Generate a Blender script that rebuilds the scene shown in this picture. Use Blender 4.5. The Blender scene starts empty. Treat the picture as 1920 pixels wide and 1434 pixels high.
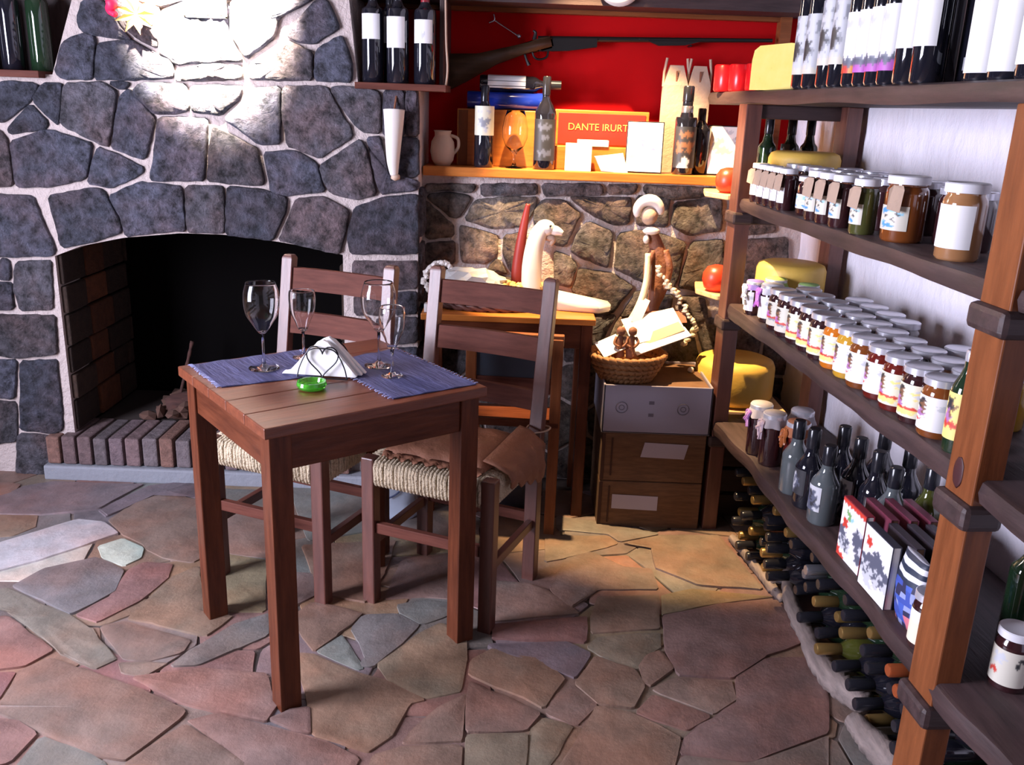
import bpy, bmesh, math, random
from mathutils import Vector, Matrix
from math import pi, sin, cos, radians as RD
random.seed(7)
S=bpy.context.scene; COL=S.collection
# ---------------- camera, world, lights, exposure ----------------
cam=bpy.data.cameras.new('camera'); co=bpy.data.objects.new('camera',cam); COL.objects.link(co)
cam.sensor_fit='HORIZONTAL'; cam.sensor_width=36; cam.lens=1690/1920*36; cam.clip_start=.05
p=math.atan(517/1690); r=RD(2.1)
F=Vector((0,cos(p),-sin(p))); U0=Vector((0,sin(p),cos(p))); R0=Vector((1,0,0))
Rv=cos(r)*R0+sin(r)*U0; Uv=-sin(r)*R0+cos(r)*U0
co.matrix_world=Matrix.Translation((0,0,1.45))@Matrix((Rv,Uv,-F)).transposed().to_4x4()
S.camera=co
S.view_settings.view_transform='Standard'; S.view_settings.look='None'; S.view_settings.gamma=1
S.view_settings.use_curve_mapping=False; S.view_settings.exposure=0.0
w=bpy.data.worlds.new('world'); S.world=w; w.use_nodes=True
w.node_tree.nodes['Background'].inputs[0].default_value=(.62,.68,1,1); w.node_tree.nodes['Background'].inputs[1].default_value=.3
def light(name,kind,loc,target,power,color,**k):
    l=bpy.data.lights.new(name,kind); l.energy=power; l.color=color
    for a,b in k.items(): setattr(l,a,b)
    o=bpy.data.objects.new(name,l); COL.objects.link(o); o.location=loc
    o.rotation_euler=(Vector(target)-Vector(loc)).to_track_quat('-Z','Y').to_euler(); return o
light('doorway_daylight','AREA',(-2.54,1.15,1.32),(-1.5,1.35,1.26),210,(.80,.80,1),shape='RECTANGLE',size=1.1,size_y=1.5)
light('hood_spot_light','SPOT',(-1.1,2.75,2.45),(-1.08,3.28,1.92),10000,(1,.85,.68),spot_size=RD(44),spot_blend=.6,shadow_soft_size=.03)
light('niche_spot_light','SPOT',(.02,3.03,2.4),(.42,3.3,1.0),580,(1,.68,.35),spot_size=RD(50),spot_blend=.35,shadow_soft_size=.02)

# ---------------- materials ----------------
def nmat(name,col=(.5,.5,.5),rough=.6,metal=0,**k):
    m=bpy.data.materials.new(name); m.use_nodes=True; b=m.node_tree.nodes['Principled BSDF']
    b.inputs['Base Color'].default_value=(*col,1); b.inputs['Roughness'].default_value=rough; b.inputs['Metallic'].default_value=metal
    for a,v in k.items(): b.inputs[a.replace('_',' ')].default_value=v
    return m
def noise(m,scale,detail=6,vec=None,coord='Object',rough=.6):
    nt=m.node_tree; t=nt.nodes.new('ShaderNodeTexCoord'); mp=nt.nodes.new('ShaderNodeMapping'); n=nt.nodes.new('ShaderNodeTexNoise')
    nt.links.new(t.outputs[coord],mp.inputs[0]); nt.links.new(mp.outputs[0],n.inputs['Vector'])
    if vec: mp.inputs['Scale'].default_value=vec
    n.inputs['Scale'].default_value=scale; n.inputs['Detail'].default_value=detail; n.inputs['Roughness'].default_value=rough
    return n
def ramp(m,src,stops):
    nt=m.node_tree; c=nt.nodes.new('ShaderNodeValToRGB'); e=c.color_ramp.elements
    e[0].position=stops[0][0]; e[0].color=(*stops[0][1],1); e[1].position=stops[-1][0]; e[1].color=(*stops[-1][1],1)
    for a,b in stops[1:-1]: q=e.new(a); q.color=(*b,1)
    nt.links.new(src,c.inputs[0]); return c
def bump(m,src,strength,dist=.01):
    nt=m.node_tree; b=nt.nodes.new('ShaderNodeBump'); b.inputs['Strength'].default_value=strength; b.inputs['Distance'].default_value=dist
    nt.links.new(src,b.inputs['Height']); nt.links.new(b.outputs[0],nt.nodes['Principled BSDF'].inputs['Normal'])
def tocol(m,out): m.node_tree.links.new(out,m.node_tree.nodes['Principled BSDF'].inputs['Base Color'])
def wood(name,c1,c2,axis='x',rough=.4,sc=9,b=.25):
    m=nmat(name,c1,rough); v={'x':(.7,6,6),'y':(6,.7,6),'z':(6,6,.7)}[axis]
    n=noise(m,sc,8,v); tocol(m,ramp(m,n.outputs[0],[(.3,c1),(.72,c2)]).outputs[0]); bump(m,n.outputs[0],b,.004); return m
def mixattr(name,rough,nscale,amt,bstr,bdist,vec=None,attr='Col',spots=None,coord='Object',lo=.25,hi=.75):
    m=nmat(name,(.5,.5,.5),rough); nt=m.node_tree
    a=nt.nodes.new('ShaderNodeAttribute'); a.attribute_name=attr
    if amt<=0: tocol(m,a.outputs[0]); return m
    n=noise(m,nscale,9,vec,coord,.7); g=ramp(m,n.outputs[0],[(lo,(1-amt,)*3),(hi,(1+amt,)*3)])
    x=nt.nodes.new('ShaderNodeMix'); x.data_type='RGBA'; x.blend_type='MULTIPLY'; x.inputs[0].default_value=1
    nt.links.new(a.outputs[0],x.inputs[6]); nt.links.new(g.outputs[0],x.inputs[7]); out=x.outputs[2]
    if spots:
        n2=noise(m,spots[0],3,vec,coord); g2=ramp(m,n2.outputs[0],[(.42,(0,0,0)),(.62,(1,1,1))])
        y=nt.nodes.new('ShaderNodeMix'); y.data_type='RGBA'; y.blend_type='MIX'
        nt.links.new(g2.outputs[0],y.inputs[0]); nt.links.new(out,y.inputs[6])
        x3=nt.nodes.new('ShaderNodeMix'); x3.data_type='RGBA'; x3.blend_type='MULTIPLY'; x3.inputs[0].default_value=1
        nt.links.new(out,x3.inputs[6]); x3.inputs[7].default_value=(*spots[1],1); nt.links.new(x3.outputs[2],y.inputs[7]); out=y.outputs[2]
    tocol(m,out)
    if bstr: bump(m,n.outputs[0],bstr,bdist)
    return m
M={}
M['stone']=mixattr('stone',.8,26,.85,1.0,.09,spots=(5,(1.25,.95,.85)),lo=.34,hi=.66)
M['slab']=mixattr('slab',.42,9,.38,.55,.012,spots=(3.2,(1.15,.92,.84)))
M['paint']=mixattr('paint',.5,1,0,0,0)
M['brick']=mixattr('brick',.85,30,.5,.8,.02)
M['mortar']=nmat('mortar',(.55,.46,.43),.9); bump(M['mortar'],noise(M['mortar'],40).outputs[0],.8,.02)
M['grout']=nmat('grout',(.13,.10,.09),.8); _n=noise(M['grout'],5); tocol(M['grout'],ramp(M['grout'],_n.outputs[0],[(.45,(.03,.02,.018)),(.6,(.20,.16,.14))]).outputs[0]); bump(M['grout'],_n.outputs[0],.5,.02)
M['concrete']=nmat('concrete',(.24,.25,.28),.8); bump(M['concrete'],noise(M['concrete'],25).outputs[0],.6,.01)
M['plaster']=nmat('plaster',(.82,.78,.86),.55); _n=noise(M['plaster'],6,8,(1,1,.5)); bump(M['plaster'],_n.outputs[0],.6,.05); tocol(M['plaster'],ramp(M['plaster'],_n.outputs[0],[(.28,(.50,.45,.52)),(.36,(.84,.80,.87)),(.7,(.90,.86,.93))]).outputs[0])
M['roomwall']=nmat('room_wall',(.10,.085,.075),.9)
M['red']=nmat('red_panel',(.42,.002,.004),.9,0,Specular_IOR_Level=.15)
for a in 'xyz':
    M['tw'+a]=wood('table_wood_'+a,(.062,.016,.007),(.135,.038,.016),a,.34)
    M['cw'+a]=wood('chair_wood_'+a,(.075,.022,.015),(.145,.048,.032),a,.42)
    M['ow'+a]=wood('orange_wood_'+a,(.15,.046,.016),(.26,.085,.030),a,.4)
    M['cw'+a].node_tree.nodes['Principled BSDF'].inputs['Coat Weight'].default_value=.5; M['cw'+a].node_tree.nodes['Principled BSDF'].inputs['Coat Roughness'].default_value=.42; M['cw'+a].node_tree.nodes['Principled BSDF'].inputs['Coat IOR'].default_value=1.55
    M['dw'+a]=wood('dark_wood_'+a,(.024,.012,.012),(.068,.038,.037),a,.55,7,.6)
    M['sw'+a]=wood('shelf_wood_'+a,(.40,.12,.022),(.58,.20,.035),a,.35)
    M['gw'+a]=wood('driftwood_'+a,(.13,.10,.09),(.30,.235,.21),a,.75,9,.8)
M['cwx'].node_tree.nodes['Principled BSDF'].inputs['Coat Weight'].default_value=.0; M['cwx'].node_tree.nodes['Principled BSDF'].inputs['Specular IOR Level'].default_value=.15; M['cwx'].node_tree.nodes['Principled BSDF'].inputs['Roughness'].default_value=.65
for q_ in ('tw','ow'):
    for a in 'xyz': M[q_+a].node_tree.nodes['Principled BSDF'].inputs['Specular IOR Level'].default_value=.22
M['palewood']=wood('pale_wood',(.58,.36,.16),(.78,.52,.26),'x',.6)
M['soot']=nmat('soot',(.003,.0025,.0025),1,0,Specular_IOR_Level=.05)
M['black']=nmat('black',(.012,.012,.015),.35)
M['iron']=nmat('dark_iron',(.03,.03,.035),.35,.8)
M['bottle']=nmat('dark_bottle_glass',(.010,.010,.016),.06,0,Coat_Weight=1.0,Coat_Roughness=.03)
M['green']=nmat('green_bottle_glass',(.012,.030,.014),.06,0,Coat_Weight=1.0,Coat_Roughness=.03)
M['olive']=nmat('olive_bottle_glass',(.06,.065,.012),.06,0,Coat_Weight=1.0,Coat_Roughness=.03)
M['clearb']=nmat('pale_bottle_glass',(.10,.115,.12),.05,0,Coat_Weight=1.0,Coat_Roughness=.03)
M['amber']=nmat('amber_bottle_glass',(.12,.03,.008),.06,0,Coat_Weight=1.0,Coat_Roughness=.03)
M['blueb']=nmat('blue_tube',(.01,.03,.30),.15,0,Coat_Weight=1.0)
def cap(name,c,me=0,ro=.3): M[name]=nmat(name,c,ro,me)
cap('capblack',(.015,.015,.02),0,.2); cap('capgold',(.38,.24,.08),.7,.28); cap('capsilver',(.42,.42,.46),.8,.25); cap('capcopper',(.5,.12,.04),.5); cap('capred',(.28,.02,.03)); cap('lid',(.72,.72,.78),.55,.28); cap('lidw',(.78,.77,.80),0,.4)
for n,c in dict(jam_red=(.13,.012,.008),jam_dark=(.035,.010,.012),jam_brown=(.20,.055,.012),jam_orange=(.62,.17,.012),jam_yellow=(.60,.32,.03),jam_caramel=(.36,.17,.07),jam_green=(.07,.075,.02)).items():
    M[n]=nmat(n,c,.12,0,Coat_Weight=1.0,Coat_Roughness=.03)
M['white']=nmat('white_paper',(.85,.83,.80),.6)
M['cream']=nmat('cream_label',(.80,.76,.62),.5)
M['kraft']=nmat('kraft_paper',(.47,.33,.24),.8); bump(M['kraft'],noise(M['kraft'],30).outputs[0],.4,.01)
M['card']=nmat('cardboard',(.13,.060,.028),.8); _n=noise(M['card'],12,6,(1,1,6)); tocol(M['card'],ramp(M['card'],_n.outputs[0],[(.3,(.10,.048,.024)),(.7,(.19,.095,.046))]).outputs[0])
M['crate']=nmat('purple_grey_plastic',(.30,.27,.33),.35)
M['glass']=nmat('clear_glass',(1,1,1),.0,0,Transmission_Weight=1.0,IOR=1.35)
M['gglass']=nmat('green_glass',(.25,1,.12),.03,0,Transmission_Weight=.85,IOR=1.45)
M['cheese']=nmat('yellow_cheese_rind',(.72,.46,.09),.5); bump(M['cheese'],noise(M['cheese'],12).outputs[0],.3,.01)
M['cheesecut']=nmat('cut_cheese',(.86,.66,.13),.5); _n=noise(M['cheesecut'],22); tocol(M['cheesecut'],ramp(M['cheesecut'],_n.outputs[0],[(.30,(.35,.22,.03)),(.36,(.86,.66,.13)),(.8,(.90,.72,.20))]).outputs[0])
M['redwax']=nmat('red_wax',(.75,.045,.015),.35)
M['redcup']=nmat('red_candle',(.75,.01,.015),.25)
M['clay']=nmat('cream_clay',(.62,.45,.33),.6); bump(M['clay'],noise(M['clay'],18).outputs[0],.3,.01)
M['bone']=nmat('pale_bone',(.78,.72,.66),.45)
M['husk']=nmat('corn_husk',(.80,.70,.50),.6); bump(M['husk'],noise(M['husk'],40,4,(1,1,.2)).outputs[0],.6,.01)
M['brownfig']=nmat('brown_wood_carving',(.22,.085,.045),.6); bump(M['brownfig'],noise(M['brownfig'],30).outputs[0],.8,.01)
M['maroon']=nmat('maroon_wood',(.20,.018,.015),.5)
M['wicker']=nmat('wicker',(.34,.16,.06),.6); bump(M['wicker'],noise(M['wicker'],60).outputs[0],.6,.01)
M['wickerd']=nmat('dark_wicker',(.10,.035,.025),.55)
M['nuts']=nmat('golden_nuts',(.62,.36,.10),.5)
M['wrap']=nmat('cellophane_wrap',(.62,.60,.58),.12,0,Transmission_Weight=.35)
M['rope']=nmat('seat_rope',(.62,.50,.34),.8); bump(M['rope'],noise(M['rope'],70,4).outputs[0],1.0,.02)
M['suede']=nmat('brown_suede',(.26,.105,.055),.75); bump(M['suede'],noise(M['suede'],12).outputs[0],.6,.02)
M['lilac']=nmat('mauve_suede',(.24,.13,.13),.8); bump(M['lilac'],noise(M['lilac'],12).outputs[0],.6,.02)
M['denim']=nmat('blue_woven_cloth',(.07,.075,.20),.85); _n=noise(M['denim'],14,6,(8,1,1)); tocol(M['denim'],ramp(M['denim'],_n.outputs[0],[(.3,(.035,.035,.115)),(.7,(.10,.11,.25))]).outputs[0]); bump(M['denim'],_n.outputs[0],.6,.01)
M['fringe']=nmat('pale_blue_fringe',(.42,.45,.72),.8)
M['plasticbag']=nmat('pale_blue_plastic',(.55,.62,.75),.3)
M['pink']=nmat('pink_ribbon',(.75,.02,.10),.5)
M['gun']=nmat('gun_metal',(.02,.018,.018),.4,.4)

# ---------------- geometry helpers ----------------
def obj(name,bm,mat,parent=None,smooth=False,loc=None):
    bmesh.ops.recalc_face_normals(bm,faces=bm.faces)
    me=bpy.data.meshes.new(name); bm.to_mesh(me); bm.free()
    if smooth:
        for f in me.polygons: f.use_smooth=True
        if smooth!='all': me.set_sharp_from_angle(angle=RD(38))
    me.materials.append(M[mat] if isinstance(mat,str) else mat)
    o=bpy.data.objects.new(name,me); COL.objects.link(o)
    if parent: o.parent=parent
    if loc is not None: o.location=loc
    return o
def thing(name,label,cat,loc=(0,0,0),rz=0,group=None):
    o=bpy.data.objects.new(name,None); COL.objects.link(o); o.empty_display_size=.05
    o.location=loc; o.rotation_euler=(0,0,rz); o['label']=label; o['category']=cat
    if group: o['group']=group
    return o
def tag(o,label,cat,group=None):
    o['label']=label; o['category']=cat
    if group: o['group']=group
    return o
def struct(name,bm,mat,smooth=False):
    o=obj(name,bm,mat,None,smooth); o['kind']='structure'; return o
def dup(root,loc,rz,label,group=None,scale=None):
    r=root.copy(); COL.objects.link(r); r.location=loc; r.rotation_euler=(0,0,rz); r['label']=label
    if group: r['group']=group
    if scale: r.scale=scale
    for ch in root.children:
        c=ch.copy(); COL.objects.link(c); c.parent=r
        for g in ch.children:
            d=g.copy(); COL.objects.link(d); d.parent=c
    return r
def NB(): return bmesh.new()
def box(bm,x0,x1,y0,y1,z0,z1,bev=0,rot=None):
    n=bmesh.ops.create_cube(bm,size=1)['verts']
    for v in n: v.co=Vector(((x0+x1)/2+v.co.x*(x1-x0),(y0+y1)/2+v.co.y*(y1-y0),(z0+z1)/2+v.co.z*(z1-z0)))
    if bev:
        es=list({e for v in n for e in v.link_edges}); bmesh.ops.bevel(bm,geom=es,offset=bev,segments=2,affect='EDGES',profile=.5)
    return n
def BX(*a,**k): bm=NB(); box(bm,*a,**k); return bm
def bar(bm,a,b,w,h,bev=.002):
    a=Vector(a); b=Vector(b); d=b-a; L=d.length; q=d.to_track_quat('X','Z').to_matrix().to_4x4()
    t=bmesh.new(); box(t,0,L,-w/2,w/2,-h/2,h/2,bev); me=bpy.data.meshes.new('t'); t.transform(Matrix.Translation(a)@q); t.to_mesh(me); t.free(); bm.from_mesh(me); bpy.data.meshes.remove(me)
def merge(bm,t,mat=None):
    if mat: t.transform(mat)
    me=bpy.data.meshes.new('t'); t.to_mesh(me); t.free(); bm.from_mesh(me); bpy.data.meshes.remove(me)
def lathe(bm,prof,seg=24,off=(0,0,0)):
    rings=[]
    for (rr,z) in prof:
        if rr<1e-5: rings.append([bm.verts.new((off[0],off[1],off[2]+z))])
        else: rings.append([bm.verts.new((off[0]+rr*cos(2*pi*i/seg),off[1]+rr*sin(2*pi*i/seg),off[2]+z)) for i in range(seg)])
    for a,b in zip(rings,rings[1:]):
        for i in range(seg):
            j=(i+1)%seg
            if len(a)==1 and len(b)==1: continue
            if len(a)==1: bm.faces.new((a[0],b[i],b[j]))
            elif len(b)==1: bm.faces.new((a[i],a[j],b[0]))
            else: bm.faces.new((a[i],a[j],b[j],b[i]))
def LT(prof,seg=24,off=(0,0,0)): bm=NB(); lathe(bm,prof,seg,off); return bm
def tube(bm,pts,rad,seg=8,closed=False):
    pts=[Vector(q) for q in pts]; n=len(pts)
    if not hasattr(rad,'__len__'): rad=[rad]*n
    rings=[]; up=Vector((0,0,1)); prev=None
    for i,q in enumerate(pts):
        if closed: d=pts[(i+1)%n]-pts[i-1]
        else: d=pts[min(i+1,n-1)]-pts[max(i-1,0)]
        d.normalize()
        if prev is None: u=d.orthogonal().normalized()
        else: u=(prev-d*prev.dot(d)).normalized()
        prev=u; v=d.cross(u)
        rings.append([bm.verts.new(q+(u*cos(2*pi*k/seg)+v*sin(2*pi*k/seg))*rad[i]) for k in range(seg)])
    rr=list(zip(rings,rings[1:]))
    if closed: rr.append((rings[-1],rings[0]))
    for a,b in rr:
        for k in range(seg): bm.faces.new((a[k],a[(k+1)%seg],b[(k+1)%seg],b[k]))
    if not closed: bm.faces.new(rings[0]); bm.faces.new(rings[-1][::-1])
def TB(pts,rad,seg=8,closed=False): bm=NB(); tube(bm,pts,rad,seg,closed); return bm
def cat(pts,k=6):
    pts=[Vector(q) for q in pts]; P=[pts[0]]+pts+[pts[-1]]; out=[]
    for i in range(1,len(P)-2):
        for j in range(k):
            t=j/k; a,b,c,d=P[i-1],P[i],P[i+1],P[i+2]
            out.append(.5*((2*b)+(c-a)*t+(2*a-5*b+4*c-d)*t*t+(3*b-a-3*c+d)*t**3))
    out.append(pts[-1]); return out
def lerpr(rs,n): # resample radii
    return [rs[min(int(i/(n-1)*(len(rs)-1)),len(rs)-2)]*(1-((i/(n-1)*(len(rs)-1))-min(int(i/(n-1)*(len(rs)-1)),len(rs)-2)))+rs[min(int(i/(n-1)*(len(rs)-1)),len(rs)-2)+1]*((i/(n-1)*(len(rs)-1))-min(int(i/(n-1)*(len(rs)-1)),len(rs)-2)) for i in range(n)]
def ST(ctrl,rads,seg=10,k=6): c=cat(ctrl,k); return TB(c,lerpr(rads,len(c)),seg)
def blob(bm,c,rx,ry,rz,jit=0,sub=2):
    n=bmesh.ops.create_icosphere(bm,subdivisions=sub,radius=1)['verts']
    for v in n:
        k=1+random.uniform(-jit,jit); v.co=Vector((c[0]+v.co.x*rx*k,c[1]+v.co.y*ry*k,c[2]+v.co.z*rz*k))
def setcol(bm,faces,c):
    L=bm.loops.layers.float_color.get('Col') or bm.loops.layers.float_color.new('Col')
    for f in faces:
        for l in f.loops: l[L]=(*c,1)
def prism(bm,poly,z0,z1):
    a=[bm.verts.new((x,y,z0)) for x,y in poly]; b=[bm.verts.new((x,y,z1)) for x,y in poly]; n=len(a)
    bm.faces.new(a[::-1]); bm.faces.new(b)
    for i in range(n): bm.faces.new((a[i],a[(i+1)%n],b[(i+1)%n],b[i]))
def slabs(polys,tf,h,colf,gap=.006,inset=.018,jit=.003,seg=.035,bulge=.004,rnd=.010):
    """irregular stones: outlines in plane units lifted to 3D by tf(u,v,height)"""
    bm=NB(); L=bm.loops.layers.float_color.new('Col')
    for poly in polys:
        pts=[Vector(q) for q in poly]
        if rnd:
            q2=[]
            for i in range(len(pts)):
                a,b=pts[i],pts[(i+1)%len(pts)]; d=(b-a).length; t=min(.28,rnd/max(d,.001)); q2+=[a.lerp(b,t),a.lerp(b,1-t)]
            pts=q2
        o=[]
        for i in range(len(pts)):
            a,b=pts[i],pts[(i+1)%len(pts)]; n=max(1,int((b-a).length/seg))
            for k in range(n): o.append(a.lerp(b,k/n)+Vector((random.uniform(-jit,jit),random.uniform(-jit,jit))))
        c=sum(o,Vector((0,0)))/len(o); c_=colf(c)
        dmin=min((q-c).length for q in o); hh=h*random.uniform(.85,1.25)
        def ring(dd,z,jz=0): return [bm.verts.new(tf(*(c+(q-c)*max(.15,1-dd/max((q-c).length,.01))),z+random.uniform(-jz,jz))) for q in o]
        r0=ring(gap,-.004); r1=ring(gap+.002,hh*.6); r2=ring(gap+inset*.45,hh,bulge*.3); r3=ring(min(gap+inset*1.6,dmin*.55),hh+bulge*.4,bulge); r4=ring(min(gap+inset*3.2,dmin*.75),hh+bulge,bulge)
        m=bm.verts.new(tf(c.x,c.y,hh+bulge)); n=len(o); fs=[]
        for A,B in ((r0,r1),(r1,r2),(r2,r3),(r3,r4)):
            for i in range(n): fs.append(bm.faces.new((A[i],A[(i+1)%n],B[(i+1)%n],B[i])))
        for i in range(n): fs.append(bm.faces.new((r4[i],r4[(i+1)%n],m)))
        for f in fs:
            for l in f.loops: l[L]=(*c_,1)
    return bm
def voronoi(seeds,x0,x1,y0,y1):
    out=[]
    for i,s in enumerate(seeds):
        poly=[Vector(q) for q in ((x0,y0),(x1,y0),(x1,y1),(x0,y1))]; s=Vector(s)
        for j,t in enumerate(seeds):
            if i==j: continue
            t=Vector(t); mid=(s+t)/2; n=t-s
            if n.length>1.6: continue
            q=[]
            for k in range(len(poly)):
                a,b=poly[k-1],poly[k]; da=(a-mid).dot(n); db=(b-mid).dot(n)
                if (da<=0)!=(db<=0): q.append(a.lerp(b,da/(da-db)))
                if db<=0: q.append(b)
            poly=q
            if len(poly)<3: break
        if len(poly)>=3: out.append([tuple(v) for v in poly])
    return out
CHIM=[[(-1.617,1.507),(-1.578,1.605),(-1.514,1.637),(-1.464,1.627),(-1.487,1.49),(-1.587,1.487)],[(-1.459,1.606),(-1.35,1.622),(-1.251,1.574),(-1.208,1.558),(-1.209,1.5),(-1.481,1.487)],[(-1.197,1.534),(-1.093,1.552),(-.971,1.554),(-.97,1.505),(-1.203,1.494)],[(-.944,1.506),(-.942,1.555),(-.82,1.64),(-.726,1.604),(-.725,1.514)],[(-.713,1.611),(-.622,1.662),(-.59,1.579),(-.591,1.512),(-.719,1.511)],[(-.816,1.661),(-.747,1.728),(-.708,1.77),(-.67,1.772),(-.628,1.685),(-.718,1.632),(-.776,1.636)],[(-1.521,1.684),(-1.496,1.744),(-1.427,1.746),(-1.378,1.659),(-1.337,1.622),(-1.463,1.633),(-1.513,1.643)],[(-1.25,1.586),(-1.234,1.717),(-1.149,1.75),(-1.005,1.749),(-1.01,1.654),(-.964,1.566),(-1.092,1.559),(-1.196,1.546)],[(-.994,1.761),(-.714,1.77),(-.836,1.707),(-.851,1.648),(-.951,1.573),(-1.0,1.661)],[(-1.371,1.666),(-1.401,1.747),(-1.237,1.752),(-1.256,1.598),(-1.299,1.615)],[(-1.509,1.915),(-1.323,1.921),(-1.344,1.755),(-1.489,1.75)],[(-1.317,1.922),(-1.075,1.93),(-1.098,1.757),(-1.149,1.755),(-1.239,1.729),(-1.338,1.755)],[(-1.068,1.93),(-.827,1.938),(-.846,1.771),(-1.086,1.758)],[(-.821,1.938),(-.691,1.942),(-.67,1.777),(-.84,1.772)],[(-1.816,1.47),(-1.696,1.471),(-1.678,1.456),(-1.713,1.411),(-1.806,1.339),(-1.834,1.332)],[(-1.664,1.469),(-1.602,1.471),(-1.598,1.453),(-1.624,1.333),(-1.642,1.345),(-1.706,1.412)],[(-1.806,1.314),(-1.717,1.399),(-1.659,1.342),(-1.668,1.319),(-1.799,1.296)],[(-1.586,1.471),(-1.452,1.482),(-1.407,1.447),(-1.454,1.267),(-1.473,1.269),(-1.617,1.334)],[(-1.433,1.483),(-1.362,1.485),(-1.37,1.464),(-1.409,1.459)],[(-1.398,1.441),(-1.364,1.461),(-1.281,1.364),(-1.329,1.223),(-1.444,1.26)],[(-1.355,1.455),(-1.323,1.484),(-1.168,1.483),(-1.161,1.4),(-1.181,1.39),(-1.28,1.38),(-1.34,1.437)],[(-1.146,1.481),(-.971,1.484),(-.983,1.443),(-1.051,1.385),(-1.152,1.394)],[(-.959,1.475),(-.842,1.488),(-.846,1.298),(-.925,1.292),(-1.039,1.373),(-.978,1.425)],[(-.829,1.489),(-.677,1.494),(-.634,1.412),(-.594,1.357),(-.594,1.326),(-.71,1.251),(-.824,1.292),(-.836,1.405)],[(-1.799,1.27),(-1.679,1.312),(-1.652,1.313),(-1.512,1.274),(-1.545,1.151),(-1.661,1.12),(-1.796,1.109)],[(-1.969,1.302),(-1.837,1.307),(-1.809,1.27),(-1.812,1.115),(-1.997,1.105)],[(-1.494,1.262),(-1.455,1.25),(-1.334,1.197),(-1.35,1.171),(-1.461,1.121),(-1.543,1.134),(-1.519,1.203)],[(-1.271,1.371),(-1.098,1.371),(-1.118,1.205),(-1.125,1.159),(-1.318,1.152),(-1.298,1.23)],[(-1.08,1.346),(-.93,1.276),(-.908,1.16),(-.926,1.15),(-1.111,1.156),(-1.098,1.27)],[(-.907,1.264),(-.788,1.274),(-.723,1.238),(-.693,1.135),(-.834,1.117),(-.886,1.128)],[(-2.001,1.078),(-1.746,1.084),(-1.717,.986),(-1.686,.899),(-1.696,.868),(-2.033,.852)],[(-1.688,1.086),(-1.528,1.118),(-1.488,1.113),(-1.438,1.003),(-1.435,.962),(-1.547,.925),(-1.659,.9),(-1.675,1.001)],[(-1.47,1.094),(-1.359,1.144),(-1.206,1.137),(-1.204,.978),(-1.313,.967),(-1.423,.949),(-1.431,1.01)],[(-1.193,1.137),(-1.056,1.142),(-1.062,.973),(-1.197,.974)],[(-1.042,1.142),(-.926,1.134),(-.83,1.111),(-.836,1.064),(-.887,.955),(-1.056,.97)],[(-.794,1.106),(-.693,1.116),(-.607,1.073),(-.615,1.026),(-.644,.913),(-.867,.956)],[(-.656,1.495),(-.541,1.495),(-.492,1.478),(-.493,1.345),(-.562,1.348),(-.626,1.426),(-.664,1.481)],[(-.482,1.488),(-.409,1.49),(-.408,1.339),(-.483,1.336)],[(-.404,1.49),(-.36,1.489),(-.36,1.34),(-.404,1.339)],[(-.71,1.226),(-.563,1.321),(-.543,1.291),(-.51,1.13),(-.586,1.112),(-.672,1.129),(-.701,1.187)],[(-.543,1.327),(-.488,1.331),(-.469,1.205),(-.408,1.178),(-.36,1.192),(-.36,1.154),(-.495,1.135),(-.514,1.204)],[(-.458,1.327),(-.408,1.332),(-.36,1.331),(-.36,1.202),(-.408,1.193),(-.459,1.216)],[(-1.897,.849),(-1.861,.85),(-1.864,.775),(-1.907,.773)],[(-1.838,.841),(-1.705,.849),(-1.722,.667),(-1.842,.659),(-1.857,.743)],[(-2.052,.757),(-1.861,.764),(-1.867,.662),(-2.067,.654)],[(-2.04,.844),(-1.904,.849),(-1.914,.773),(-2.051,.768)],[(-2.07,.632),(-1.717,.645),(-1.723,.495),(-1.873,.474),(-2.09,.496)],[(-2.095,.458),(-1.881,.466),(-1.908,.31),(-2.115,.318)],[(-1.867,.459),(-1.726,.472),(-1.735,.191),(-1.775,.173),(-1.901,.184)],[(-2.118,.302),(-1.903,.295),(-1.923,.135),(-2.147,.102)],[(-1.938,.0),(-1.911,.168),(-1.772,.161),(-1.798,.001),(-1.802,.0)],[(-.589,1.081),(-.483,1.123),(-.36,1.138),(-.36,.926),(-.607,.915),(-.616,.984)],[(-.598,.888),(-.36,.897),(-.36,.797),(-.596,.779)],[(-.596,.763),(-.47,.773),(-.466,.693),(-.593,.688)],[(-.45,.774),(-.36,.783),(-.36,.706),(-.438,.694)],[(-.594,.668),(-.546,.674),(-.543,.577),(-.591,.565)],[(-.526,.676),(-.36,.688),(-.36,.594),(-.517,.576)],[(-.591,.548),(-.36,.573),(-.36,.426),(-.586,.407)],[(-.582,.386),(-.467,.395),(-.468,.249),(-.572,.234)],[(-.447,.395),(-.36,.409),(-.36,.242),(-.447,.233)],[(-.572,.212),(-.36,.221),(-.36,.098),(-.565,.086)]]
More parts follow.
